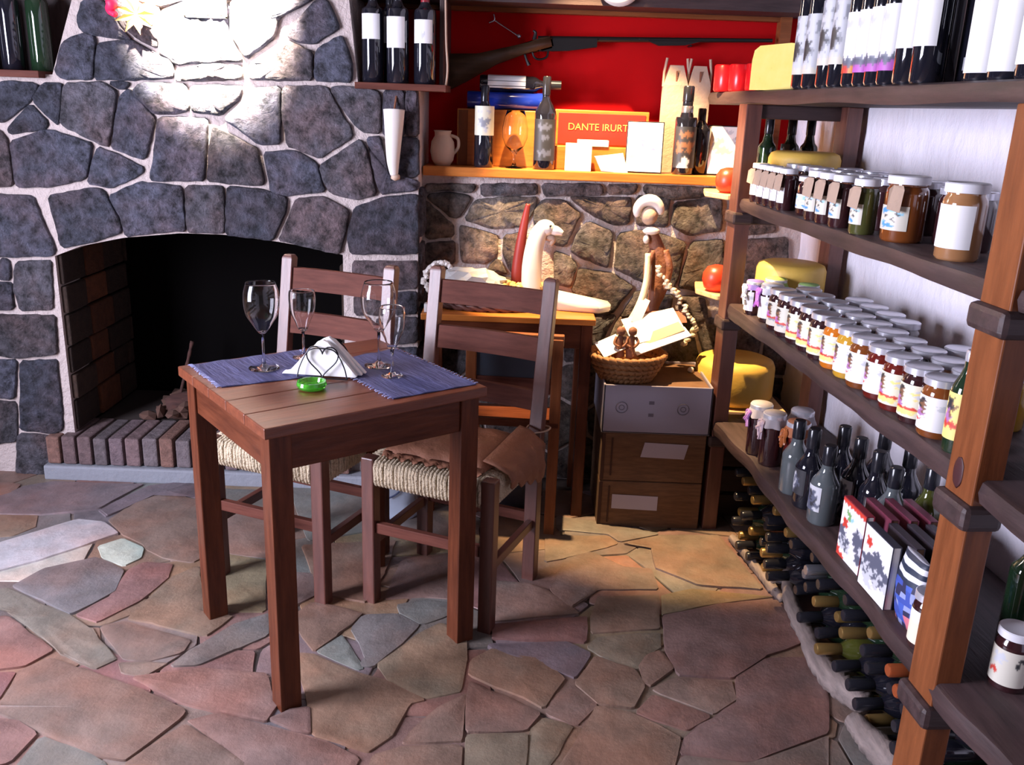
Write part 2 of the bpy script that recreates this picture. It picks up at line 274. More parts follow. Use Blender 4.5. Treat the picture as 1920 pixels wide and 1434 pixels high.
STONE=[[(-.359,1.1),(-.34,1.1),(-.254,1.027),(-.239,1.021),(-.238,.973),(-.345,.954),(-.354,1.014)],[(-.343,1.126),(-.263,1.138),(-.179,1.128),(-.179,1.109),(-.223,1.039),(-.249,1.04),(-.337,1.107)],[(-.169,1.11),(-.147,1.117),(-.025,1.131),(.071,1.131),(.07,1.099),(.024,1.018),(-.099,1.004),(-.203,1.035)],[(-.209,1.019),(-.098,.991),(-.072,.979),(-.07,.907),(-.115,.872),(-.213,.875),(-.222,1.012)],[(-.053,.986),(.031,1.002),(.03,.864),(-.002,.837),(-.028,.849),(-.057,.914)],[(-.352,.942),(-.234,.96),(-.23,.868),(-.351,.863)],[(-.108,.866),(-.069,.9),(-.028,.836),(-.107,.833)],[(.091,1.126),(.168,1.128),(.235,1.074),(.219,1.028),(.184,.949),(.138,.954),(.056,1.035),(.06,1.093)],[(.187,1.142),(.315,1.14),(.424,1.144),(.419,1.042),(.367,1.033),(.275,1.069),(.207,1.117)],[(.263,1.052),(.356,1.014),(.359,.962),(.352,.87),(.252,.905),(.198,.93),(.226,1.009)],[(.139,.934),(.185,.923),(.233,.885),(.212,.791),(.145,.802)],[(.24,.872),(.366,.857),(.456,.807),(.377,.696),(.31,.7),(.213,.778)],[(.376,1.008),(.465,1.024),(.538,1.014),(.638,.985),(.624,.853),(.609,.792),(.501,.815),(.372,.87)],[(.579,1.131),(.757,1.156),(.77,1.029),(.681,1.013),(.642,1.005),(.574,1.041)],[(.436,1.151),(.565,1.149),(.562,1.034),(.445,1.036)],[(.657,.986),(.779,1.003),(.8,.799),(.701,.796),(.621,.806),(.639,.9)],[(-.353,1.166),(-.155,1.173),(-.167,1.135),(-.27,1.144),(-.353,1.129)],[(-.148,1.174),(.069,1.181),(.071,1.137),(-.141,1.125)],[(.082,1.182),(.312,1.19),(.315,1.146),(.174,1.136),(.091,1.133)],[(.325,1.19),(.444,1.19),(.43,1.154),(.327,1.148)],[(.459,1.19),(.757,1.19),(.756,1.162),(.579,1.137),(.462,1.158)],[(.463,.794),(.61,.779),(.603,.711),(.405,.683)],[(.623,.779),(.73,.777),(.752,.689),(.649,.644)],[(.775,1.163),(.955,1.163),(.971,1.03),(.791,1.01)],[(.793,.997),(1.018,1.018),(1.041,.835),(.814,.8)],[(-.338,.851),(-.226,.855),(-.224,.721),(-.337,.703)],[(-.213,.855),(-.001,.823),(-.011,.715),(-.21,.708)],[(.006,.817),(.199,.777),(.191,.682),(.004,.689)],[(.2,.764),(.298,.686),(.303,.604),(.208,.614)]]
SLABS=[[(-1.75,2.575),(-1.676,2.68),(-1.514,2.872),(-1.416,2.864),(-1.324,2.784),(-1.392,2.703),(-1.504,2.573),(-1.58,2.508),(-1.66,2.425)],[(-1.402,2.881),(-1.376,3.03),(-1.3,3.129),(-1.153,3.068),(-1.066,2.836),(-.99,2.633),(-1.014,2.604),(-1.108,2.624),(-1.185,2.675),(-1.219,2.716),(-1.297,2.77)],[(-1.35,2.684),(-1.295,2.748),(-1.201,2.688),(-1.18,2.619),(-1.216,2.561),(-1.303,2.609)],[(-1.49,2.413),(-1.456,2.517),(-1.322,2.608),(-1.26,2.571),(-1.205,2.535),(-1.178,2.399),(-1.243,2.274),(-1.371,2.35)],[(-1.605,2.334),(-1.52,2.399),(-1.493,2.407),(-1.359,2.328),(-1.246,2.268),(-1.16,2.21),(-1.024,2.07),(-1.063,2.022),(-1.177,2.08),(-1.323,2.199),(-1.429,2.278),(-1.605,2.334)],[(-1.541,2.227),(-1.415,2.251),(-1.208,2.097),(-1.25,2.02),(-1.396,1.984)],[(-1.136,2.222),(-1.077,2.247),(-.861,2.168),(-.868,2.109),(-.94,2.066),(-1.008,2.071)],[(-1.078,2.263),(-1.038,2.509),(-.979,2.579),(-.863,2.294),(-.787,2.299),(-.828,2.19),(-.892,2.207),(-.987,2.243)],[(-1.192,2.536),(-1.162,2.592),(-1.067,2.586),(-1.051,2.508),(-1.08,2.37),(-1.151,2.242),(-1.229,2.27),(-1.179,2.387)],[(-.818,2.161),(-.768,2.257),(-.69,2.317),(-.658,2.201),(-.726,2.137),(-.805,2.056),(-.871,2.043),(-.847,2.129)],[(-1.315,1.848),(-1.226,1.869),(-1.246,2.002),(-1.2,2.059),(-1.095,2.02),(-.899,1.937),(-.772,1.871),(-.771,1.84),(-.845,1.686),(-.922,1.702),(-1.075,1.771),(-1.209,1.838)],[(-1.011,2.053),(-.883,2.061),(-.923,1.995),(-.982,2.009)],[(-.954,1.993),(-.799,2.038),(-.61,2.023),(-.554,1.891),(-.565,1.836),(-.69,1.868),(-.78,1.894)],[(-.753,1.833),(-.689,1.864),(-.556,1.822),(-.397,1.772),(-.322,1.727),(-.329,1.667),(-.557,1.655),(-.659,1.758)],[(-1.297,1.818),(-1.141,1.804),(-1.084,1.77),(-1.093,1.67),(-1.18,1.623)],[(-1.068,1.757),(-.955,1.721),(-.881,1.681),(-.857,1.608),(-1.075,1.597)],[(-.835,1.684),(-.753,1.818),(-.657,1.751),(-.571,1.687),(-.592,1.621),(-.813,1.61)],[(-1.391,1.976),(-1.255,1.997),(-1.235,1.884),(-1.324,1.863)],[(-1.931,2.878),(-1.666,2.901),(-1.625,2.806),(-1.668,2.741),(-1.823,2.698)],[(-1.941,2.894),(-1.828,3.139),(-1.75,3.186),(-1.558,3.183),(-1.405,3.197),(-1.477,2.968),(-1.659,2.901)],[(-2.107,3.173),(-1.861,3.156),(-1.837,3.026),(-1.96,2.927)],[(-1.42,2.905),(-1.474,2.96),(-1.382,3.18),(-1.218,3.255),(-1.16,3.085),(-1.307,3.148)],[(-1.161,3.18),(-.931,3.181),(-.887,3.019),(-1.092,2.975)],[(-1.089,2.967),(-.882,3.002),(-.779,2.649),(-.989,2.69)],[(-.984,2.676),(-.782,2.635),(-.699,2.328),(-.865,2.316)],[(-.671,2.56),(-.449,2.558),(-.579,2.422),(-.624,2.368)],[(-.608,2.321),(-.571,2.389),(-.411,2.334),(-.468,2.222),(-.515,2.133),(-.601,2.274)],[(-.432,2.254),(-.41,2.326),(-.316,2.34),(-.24,2.282),(-.254,2.251),(-.344,2.075),(-.383,2.073),(-.366,2.114)],[(-.323,2.389),(-.238,2.429),(-.128,2.403),(-.135,2.369),(-.233,2.291),(-.299,2.342)],[(-.507,2.133),(-.451,2.223),(-.368,2.074),(-.381,2.06)],[(-.561,2.123),(-.513,2.126),(-.379,2.047),(-.296,2.014),(-.189,1.947),(-.231,1.921),(-.258,1.798),(-.305,1.745),(-.441,1.799),(-.47,1.896)],[(-.559,1.846),(-.525,1.881),(-.473,1.896),(-.448,1.798),(-.501,1.817)],[(-.333,2.083),(-.244,2.236),(-.182,2.302),(-.101,2.246),(-.094,2.118),(-.102,1.988),(-.189,1.947),(-.288,2.014)],[(-.217,1.811),(-.156,1.914),(-.089,1.977),(-.086,1.797),(-.227,1.779)],[(-.086,2.118),(-.023,2.178),(.107,2.144),(.168,2.054),(.111,1.929),(-.003,2.006),(-.082,2.052)],[(-.085,2.027),(.103,1.905),(.065,1.837),(-.081,1.829)],[(-.08,1.813),(.065,1.826),(.065,1.706),(-.076,1.698)],[(.073,1.837),(.11,1.895),(.181,1.865),(.112,1.708),(.068,1.706)],[(-.219,1.769),(-.088,1.781),(-.082,1.679),(-.293,1.668),(-.29,1.735)],[(-.689,2.74),(-.379,2.808),(-.386,2.581),(-.413,2.4),(-.565,2.441)],[(-.343,2.683),(-.149,2.719),(-.14,2.436),(-.24,2.446),(-.363,2.42)],[(-.847,3.218),(-.614,3.326),(-.424,3.145),(-.432,2.894),(-.679,2.784)],[(.202,2.049),(.258,2.16),(.361,2.103),(.379,2.034),(.336,1.942),(.252,1.953),(.2,2.024)],[(.373,2.112),(.396,2.169),(.445,2.201),(.471,2.118),(.389,2.035),(.375,2.051)],[(.239,2.207),(.277,2.259),(.452,2.291),(.448,2.22),(.402,2.169),(.366,2.103),(.264,2.17)],[(.288,2.478),(.483,2.503),(.458,2.312),(.255,2.278),(.262,2.363)],[(-.04,2.199),(.184,2.223),(.247,2.169),(.197,2.058),(.103,2.114),(-.028,2.171)],[(.114,1.906),(.126,1.97),(.185,2.031),(.247,1.953),(.186,1.865)],[(.127,1.691),(.246,1.945),(.334,1.919),(.439,1.835),(.395,1.705)],[(.34,1.927),(.395,2.002),(.529,1.922),(.459,1.865),(.386,1.899)],[(.398,2.027),(.475,2.083),(.612,2.074),(.611,1.998),(.54,1.93),(.412,2.011)],[(.474,2.377),(.66,2.457),(.853,2.494),(.917,2.3),(.732,2.19),(.619,2.083),(.472,2.092),(.459,2.182)],[(.493,2.504),(.603,2.548),(.847,2.517),(.662,2.469),(.475,2.388)],[(.63,2.084),(.735,2.181),(.913,2.201),(.808,1.877),(.585,1.76),(.425,1.779),(.45,1.843),(.614,1.99)],[(.142,2.515),(.201,2.714),(.292,2.777),(.39,2.673),(.481,2.667),(.488,2.54),(.299,2.526),(.198,2.403)],[(.138,2.883),(.357,2.901),(.394,2.843),(.201,2.728),(.134,2.695)],[(.187,3.048),(.338,3.011),(.545,2.931),(.395,2.858),(.359,2.916),(.182,2.934)],[(.408,2.844),(.543,2.916),(.759,2.933),(.822,2.564),(.621,2.574),(.496,2.681),(.502,2.822)],[(-.04,2.551),(.067,2.547),(.141,2.503),(.227,2.382),(-.033,2.321)],[(-.032,2.3),(.25,2.362),(.235,2.226),(-.03,2.229)],[(.398,1.699),(.429,1.772),(.583,1.754),(.804,1.863),(.738,1.66),(.389,1.643)]]
ARCH=[(-1.693,.867),(-1.597,.906),(-1.437,.943),(-1.221,.968),(-1.066,.968),(-.873,.95),(-.718,.928),(-.635,.91)]
# ---------------- room ----------------
YC,YS,YR=3.28,3.42,3.64
T=-.0815; RZ=math.atan(.0815)
def RK(off,y,z): return (.72+T*(y-2.93)+off,y,z)
bm=NB(); box(bm,-2.7,2.0,-1.6,3.9,-.12,0); struct('floor',bm,'grout')
def fcol(c):
    k=random.random()
    b=(.175,.118,.098) if k<.42 else (.19,.138,.10) if k<.64 else (.145,.13,.122) if k<.8 else (.18,.105,.085) if k<.9 else (.155,.14,.14)
    if c.x<-1.25 and 2.5<c.y<2.72: b=(.40,.43,.38)
    return tuple(v*1.18*random.uniform(.88,1.12) for v in b)
flt=lambda u,v,h:Vector((u,v,h))
fs=slabs(SLABS,flt,.009,fcol,-.005,.006,.003,.05,.0016,.008)
random.seed(3)
seeds=[]
for i in range(17):
    for j in range(18):
        seeds.append((-2.7+i*.28+random.uniform(-.12,.12),-1.6+j*.30+random.uniform(-.13,.13)))
vp=voronoi(seeds,-2.7,2.0,-1.6,3.3)
o=obj('floor_slabs',slabs(vp,flt,.0035,fcol,.003,.006,.004,.06,.001,.008),'slab',bpy.data.objects['floor'],True); o['label']='filler flagstones'
o=obj('floor_flagstones',fs,'slab',bpy.data.objects['floor'],True)
struct('ceiling',BX(-2.7,2.0,-1.6,3.9,2.62,2.72),'roomwall')
# left wall with a window opening, wall behind the camera
bm=NB(); box(bm,-2.7,-2.6,-1.6,.55,0,2.62); box(bm,-2.7,-2.6,1.75,3.9,0,2.62); box(bm,-2.7,-2.6,.55,1.75,0,.5); box(bm,-2.7,-2.6,.55,1.75,2.15,2.62); struct('wall_left',bm,'roomwall')
bm=NB(); box(bm,-2.7,2.0,-1.7,-1.6,0,2.62); struct('wall_rear',bm,'roomwall')
bm=NB()
for a,b in (((.57,.5),(.57,2.15)),((1.73,.5),(1.73,2.15)),((.55,2.13),(1.75,2.13)),((.55,.52),(1.75,.52))): bar(bm,(-2.65,a[0],a[1]),(-2.65,b[0],b[1]),.05,.05)
struct('window_1',bm,'dwz')
# right plastered wall, rough
bm=NB(); ny,nz=70,38
g=[[bm.verts.new(RK(.385+random.uniform(-.006,.006),-1.6+i*(3.72+1.6)/ny,j*2.62/nz)) for j in range(nz+1)] for i in range(ny+1)]
for i in range(ny):
    for j in range(nz): bm.faces.new((g[i][j],g[i+1][j],g[i+1][j+1],g[i][j+1]))
b0=[bm.verts.new(RK(.5,y,z)) for y,z in ((-1.6,0),(3.72,0),(3.72,2.62),(-1.6,2.62))]; bm.faces.new(b0)
struct('wall_right',bm,'plaster','all')
# front wall: lower stone part of the recess, red panel above, dark lintel
bm=NB(); box(bm,-.66,1.15,YS,3.9,0,1.197); struct('wall_front',bm,'mortar')
def wcol(c):
    k=random.uniform(.7,1.3); t=random.random()
    return (.19*k,.165*k,.155*k) if t<.6 else (.21*k,.175*k,.15*k) if t<.85 else (.15*k,.145*k,.16*k)
def ccol(c):
    k=random.uniform(.72,1.28); t=random.random()
    return (.115*k,.120*k,.165*k) if t<.65 else (.145*k,.135*k,.16*k)
wt=lambda u,v,h:Vector((u,YS-h,v))
random.seed(5)
obj('wall_stones',slabs(STONE,wt,.014,wcol,-.001,.010,.002,.02,.005,.010),'stone',bpy.data.objects['wall_front'],'all')
sd=[(-.35+i*.2+random.uniform(-.07,.07),.05+j*.17+random.uniform(-.05,.05)) for i in range(8) for j in range(4)]
obj('wall_stones',slabs(voronoi(sd,-.36,1.1,0,.70),wt,.010,wcol,.006,.014,.002,.03,.005),'stone',bpy.data.objects['wall_front'],'all')
struct('wall_red',BX(-.9,1.15,YR,3.9,1.197,1.86),'red')
struct('wall_upper',BX(-.9,1.15,YR-.02,3.9,1.86,2.62),'soot')
# lintel + frame of the niche
bm=NB(); box(bm,-.62,1.02,3.42,3.62,1.80,1.99); struct('trim_1',bm,'dwx')
bm=NB(); box(bm,-.6,.975,3.60,3.64,1.785,1.81); box(bm,.945,.985,3.58,3.64,1.2,1.81); struct('trim_2',bm,'owx')
struct('wall_alcove',BX(-2.6,-1.45,3.44,3.9,1.5,2.62),'dwz')
# chimney body
bm=NB()
def ax(x):
    for (a,za),(b,zb) in zip(ARCH,ARCH[1:]):
        if x<=b: return za+(zb-za)*max(0,(x-a))/(b-a)
    return ARCH[-1][1]
box(bm,-2.6,ARCH[0][0],YC,3.9,0,1.5); box(bm,ARCH[-1][0],-.36,YC,3.9,0,1.5)
xs=[ARCH[0][0]+(ARCH[-1][0]-ARCH[0][0])*i/32 for i in range(33)]
for a,b in zip(xs,xs[1:]):
    v=[bm.verts.new((x,y,z)) for y in (YC,YC+.16) for x,z in ((a,ax(a)),(b,ax(b)),(b,1.5),(a,1.5))]
    for f in ((0,1,2,3),(7,6,5,4),(0,4,5,1),(3,2,6,7)): bm.faces.new([v[i] for i in f])
# tapering hood
v=[bm.verts.new(q) for q in ((-1.63,YC,1.5),(-.57,YC,1.5),(-.68,YC,2.62),(-1.2,YC,2.62),(-1.63,3.9,1.5),(-.57,3.9,1.5),(-.68,3.9,2.62),(-1.2,3.9,2.62))]
for f in ((0,1,2,3),(0,4,7,3)[::-1],(1,5,6,2)): bm.faces.new([v[i] for i in f])
struct('wall_chimney',bm,'mortar')
ct=lambda u,v,h:Vector((u,YC-h,v))
random.seed(11)
obj('chimney_stones',slabs(CHIM,ct,.015,ccol,-.005,.010,.002,.02,.006,.010),'stone',bpy.data.objects['wall_chimney'],'all')
sl=[(-2.62+i*.2+random.uniform(-.06,.06),.08+j*.19+random.uniform(-.06,.06)) for i in range(4) for j in range(8)]
obj('chimney_stones',slabs(voronoi(sl,-2.6,-2.01,0,1.49),ct,.014,ccol,.006,.012,.002,.03,.006,.010),'stone',bpy.data.objects['wall_chimney'],'all')
# stones on the visible right return of the chimney
rt=lambda u,v,h:Vector((-.36+h,u,v))
obj('chimney_side_stones',slabs([[(3.285,z+.01),(3.41,z+.01),(3.41,z+d-.01),(3.285,z+d-.01)] for z,d in ((0,.2),(.2,.16),(.36,.22),(.58,.15),(.73,.24),(.97,.2))],rt,.012,ccol,.003,.01,.002,.02,.004),'stone',bpy.data.objects['wall_chimney'],'all')
# firebox
bm=NB(); x0,x1=ARCH[0][0]-.0,ARCH[-1][0]
box(bm,x0-.05,x0,YC+.17,3.92,.17,1.05); box(bm,x1,x1+.05,YC+.17,3.92,.17,1.05); box(bm,x0,x1,3.86,3.92,.17,1.05); box(bm,x0-.05,x1+.05,YC+.16,3.92,1.05,1.1)
struct('wall_firebox',bm,'soot')
bm=NB(); random.seed(2)
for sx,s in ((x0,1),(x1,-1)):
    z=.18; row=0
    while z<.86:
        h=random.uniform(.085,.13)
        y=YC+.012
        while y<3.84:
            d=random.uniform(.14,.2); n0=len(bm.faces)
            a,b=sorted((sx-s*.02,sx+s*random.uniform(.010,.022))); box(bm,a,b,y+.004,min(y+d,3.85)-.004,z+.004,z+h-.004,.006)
            bm.faces.ensure_lookup_table(); k=random.uniform(.6,1.2); orange_band= YC+.16<y<3.62  # orange bricks in the middle depth band, dark sooty bricks before and behind it
            setcol(bm,bm.faces[n0:],(.13*k,.04*k,.014*k) if orange_band else (.04*k,.02*k,.012*k)); y+=d
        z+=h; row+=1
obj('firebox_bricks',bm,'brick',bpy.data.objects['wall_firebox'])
# hearth: concrete plinth + row of bricks on edge + floor
bm=NB(); box(bm,-1.80,-.40,3.215,YC,0,.062,.008); struct('trim_3',bm,'concrete'); struct('trim_5',BX(x0,x1,YC,3.86,0,.17),nmat('hearth_floor',(.035,.024,.02),.95))
bm=NB(); x=-1.79
while x<-.66:
    n0=len(bm.faces); d=random.uniform(.058,.068); box(bm,x+.003,x+d-.006,3.228+random.uniform(0,.008),3.46,.064,.178+random.uniform(-.006,.006),.007)
    bm.faces.ensure_lookup_table(); k=random.uniform(.75,1.2); c=random.choice([(.20,.13,.13),(.17,.12,.13),(.21,.11,.085),(.15,.12,.125)]); setcol(bm,bm.faces[n0:],tuple(q*k for q in c)); x+=d
struct('trim_4',bm,'brick')
# embers / charred wood
random.seed(21)
logs=[((-1.42,3.52,.21),(-1.02,3.62,.25),.045,'reddish charred log lying across the fireplace floor'),((-1.35,3.68,.30),(-.95,3.50,.23),.04,'dark split log leaning over the other firewood'),((-1.12,3.42,.20),(-.78,3.55,.22),.035,'short burnt branch nearest the fireplace opening'),((-1.40,3.60,.22),(-1.35,3.66,.46),.007,'thin burnt stick standing up at back of fireplace')]
for a,b,r_,lab in logs:
    c=cat([a,Vector(a).lerp(Vector(b),.5)+Vector((0,.02,.02)),b],5); tag(obj('charred_log',TB(c,[r_*random.uniform(.8,1.2) for _ in c],9),wood('char%s'%lab[:3],(.03,.012,.01),(.10,.04,.03),'x',.9),None,'all'),lab,'firewood','burnt wood in the fireplace')
bm=NB()
for i in range(110):
    x_=random.uniform(-1.48,-.8); blob(bm,(x_,random.uniform(3.46,3.8),.18+random.uniform(0,.09)*max(0,1-abs(x_+1.15)/.4)),random.uniform(.015,.05),random.uniform(.015,.05),random.uniform(.012,.04),.22,1)
o=obj('ash_rubble',bm,nmat('ash',(.10,.05,.035),.95)); tag(o,'brownish ash and rubble heaped on the fireplace floor','ash'); o['kind']='stuff'

# ---------------- dining table ----------------
tb=thing('dining_table','small square reddish-brown wooden dining table with blue placemats','table',(-.539,1.853,0),RD(38))
A,B=.605,.580
bm=NB()
for i in range(5): box(bm,i*0+0,A,B*i/5+.0006,B*(i+1)/5-.0006,.728,.755,.003)
obj('tabletop',bm,wood('tabletop_wood',(.105,.026,.010),(.20,.055,.022),'x',.36),tb)
for n,a in (('leg',(.015,.07,.015,.07)),('leg',(A-.07,A-.015,.015,.07)),('leg',(.015,.07,B-.07,B-.015)),('leg',(A-.07,A-.015,B-.07,B-.015))): obj(n,BX(*a,0,.728,.003),'twz',tb)
obj('apron',BX(.07,A-.07,.022,.042,.638,.728,.002),'twx',tb); obj('apron',BX(.07,A-.07,B-.042,B-.022,.638,.728,.002),'twx',tb)
obj('apron',BX(.022,.042,.07,B-.07,.638,.728,.002),'twy',tb); obj('apron',BX(A-.042,A-.022,.07,B-.07,.638,.728,.002),'twy',tb)
def TL(x,y,z=.755): c,s=cos(RD(38)),sin(RD(38)); return (-.539+c*x-s*y,1.853+s*x+c*y,z)
def mat_cloth(corn,n,label):
    P=[Vector(q) for q in corn]; bm=NB(); N_,K=22,16
    g=[[None]*(K+1) for _ in range(N_+1)]; g2=[[None]*(K+1) for _ in range(N_+1)]
    for i in range(N_+1):
        for j in range(K+1):
            u,v=i/N_,j/K; q=(P[0]*(1-u)+P[1]*u)*(1-v)+(P[3]*(1-u)+P[2]*u)*v
            z=.0025+.0012*sin(u*19+v*3)+.0008*sin(v*23)
            g[i][j]=bm.verts.new((q.x,q.y,.7555+z)); g2[i][j]=bm.verts.new((q.x,q.y,.7556))
    for i in range(N_):
        for j in range(K):
            bm.faces.new((g[i][j],g[i+1][j],g[i+1][j+1],g[i][j+1])); bm.faces.new((g2[i][j],g2[i][j+1],g2[i+1][j+1],g2[i+1][j]))
    for i in range(N_): bm.faces.new((g[i][0],g2[i][0],g2[i+1][0],g[i+1][0])); bm.faces.new((g[i][K],g[i+1][K],g2[i+1][K],g2[i][K]))
    for j in range(K): bm.faces.new((g[0][j],g[0][j+1],g2[0][j+1],g2[0][j])); bm.faces.new((g[N_][j],g2[N_][j],g2[N_][j+1],g[N_][j+1]))
    t=thing('placemat',label,'placemat',(-.539,1.853,0),RD(38),'placemats on the table')
    obj('cloth',bm,'denim',t,True)
    for a,b in ((P[0],P[3]),(P[1],P[2])):
        bm=NB(); d=(b-a); nrm=Vector((d.y,-d.x)).normalized(); 
        if (a+nrm*.05-(P[0]+P[2])/2).length<(a-(P[0]+P[2])/2).length: nrm=-nrm
        for k in range(26):
            q=a+d*(k+.5)/26; e=q+nrm*random.uniform(.007,.013)+d.normalized()*random.uniform(-.004,.004)
            tube(bm,[(q.x,q.y,.758),((q.x+e.x)/2,(q.y+e.y)/2,.7585),(e.x,e.y,.7575)],.0017,5)
        f=obj('fringe',bm,'fringe',t)
    return t
mat_cloth([(.03,.335),(.30,.30),(.34,.565),(.035,.57)],0,'dark blue woven placemat with pale fringe on the fireplace side of table')
mat_cloth([(.345,.035),(.590,.030),(.585,.44),(.350,.42)],1,'dark blue woven placemat at the right corner of the table, nearest brown cushion')
# wine glasses
def wineglass(R_,H,label,loc):
    t=thing('wine_glass',label,'wine glass',loc,0,'wine glasses on the dining table')
    b=H*.46
    bm=LT([(0,0),(R_*.62,0),(R_*.86,.0012),(R_*.84,.003),(R_*.3,.006),(.006,.014),(.0036,.03),(.0034,b*.6),(.0045,b-.012),(0,b-.012)],28); obj('stem_and_foot',bm,'glass',t,'all')
    o_=[(.0035,b-.012),(.012,b-.006),(R_*.6,b+.018),(R_*.88,b+.04),(R_,b+.07),(R_*.97,b+.10),(R_*.80,H)]
    i_=[(r_-.0011,z) for r_,z in o_[::-1][:-1]]+[(0,b-.002)]
    o2=[(q.x,q.y) for q in [Vector((a.x,a.y)) for a in cat([(r_,z,0) for r_,z in o_],4)]]; i2=[(max(0,q.x),q.y) for q in cat([(r_,z,0) for r_,z in i_],4)]
    obj('bowl',LT(o2+i2,32),'glass',t,'all'); return t
wineglass(.047,.232,'large empty wine glass at left of the white napkins',TL(.18,.43,.7595))
wineglass(.036,.190,'smaller empty wine glass standing behind the white napkins',TL(.315,.475,.7595))
wineglass(.047,.232,'large empty wine glass on the right placemat, behind the small one',TL(.455,.30,.7595))
wineglass(.034,.185,'smaller empty wine glass at the right, in front of the large one',TL(.435,.195,.7595))
# green ashtray
q=TL(.215,.215)
bm=LT([(0,0),(.026,0),(.034,.004),(.038,.012),(.036,.021),(.031,.021),(.027,.010),(0,.007)],16)
tag(obj('glass_ashtray',bm,'gglass',None,True,q),'small round green glass ashtray on bare wood of the table','ashtray')
# napkin holder with a heart of wire
q=TL(.300,.305,.755); na=RD(-4)
t=thing('napkin_holder','bent dark wire napkin holder with a heart shape on its front','napkin holder',q,na)
def heart(y): 
    pts=[]
    for k in range(40):
        a=2*pi*k/40; pts.append((.0026*16*sin(a)**3,y+.0*k,.052+.0028*(13*cos(a)-5*cos(2*a)-2*cos(3*a)-cos(4*a))))
    return pts
obj('heart_wire',TB([(x,-.040+ (z)*.10,z) for x,_,z in heart(0)],.0019,8,True),'iron',t,True)
for y in (-.043,.032): obj('arch_wire',TB(cat([(-.066,y,.003),(-.058,y+.003,.035),(-.035,y+.006,.075),(0,y+.007,.082),(.035,y+.006,.075),(.058,y+.003,.035),(.066,y,.003)],5),.0018,8),'iron',t,True)
obj('base_wire',TB([(-.066,-.043,.004),(.066,-.043,.004),(.066,.032,.004),(-.066,.032,.004)],.0018,8,True),'iron',t,True)
def napkin(pts,y0,y1,label):
    bm=NB(); a=[bm.verts.new((x,y0+.012*sin(x*60)*0+(.08-z)*-.02,z)) for x,z in pts]; b=[bm.verts.new((x,y1,z)) for x,z in pts]; n=len(a)
    bm.faces.new(a); bm.faces.new(b[::-1])
    for i in range(n): bm.faces.new((a[i],b[i],b[(i+1)%n],a[(i+1)%n]))
    bmesh.ops.bevel(bm,geom=bm.edges[:],offset=.0015,segments=1,affect='EDGES')
    o=obj('paper_napkin',bm,'white',None,False,Vector(q)+Vector((0,0,.0015))); o.rotation_euler=(0,0,na); tag(o,label,'napkin','paper napkins in the wire holder')
napkin([(-.112,.004),(-.105,.012),(-.09,.012),(-.035,.076),(-.022,.084),(-.016,.094),(.000,.100),(.014,.094),(.035,.07),(.088,.008),(.085,.003)],-.026,-.014,'white folded napkin at the front of the stack, left corner sticking out')
napkin([(-.085,.004),(-.02,.088),(-.006,.098),(.012,.105),(.03,.088),(.098,.005)],-.010,.004,'white folded napkin in the middle of the stack in the holder')
napkin([(-.075,.004),(-.012,.09),(.005,.098),(.022,.092),(.104,.006)],.008,.022,'white folded napkin at the back of the stack, right corner sticking out')

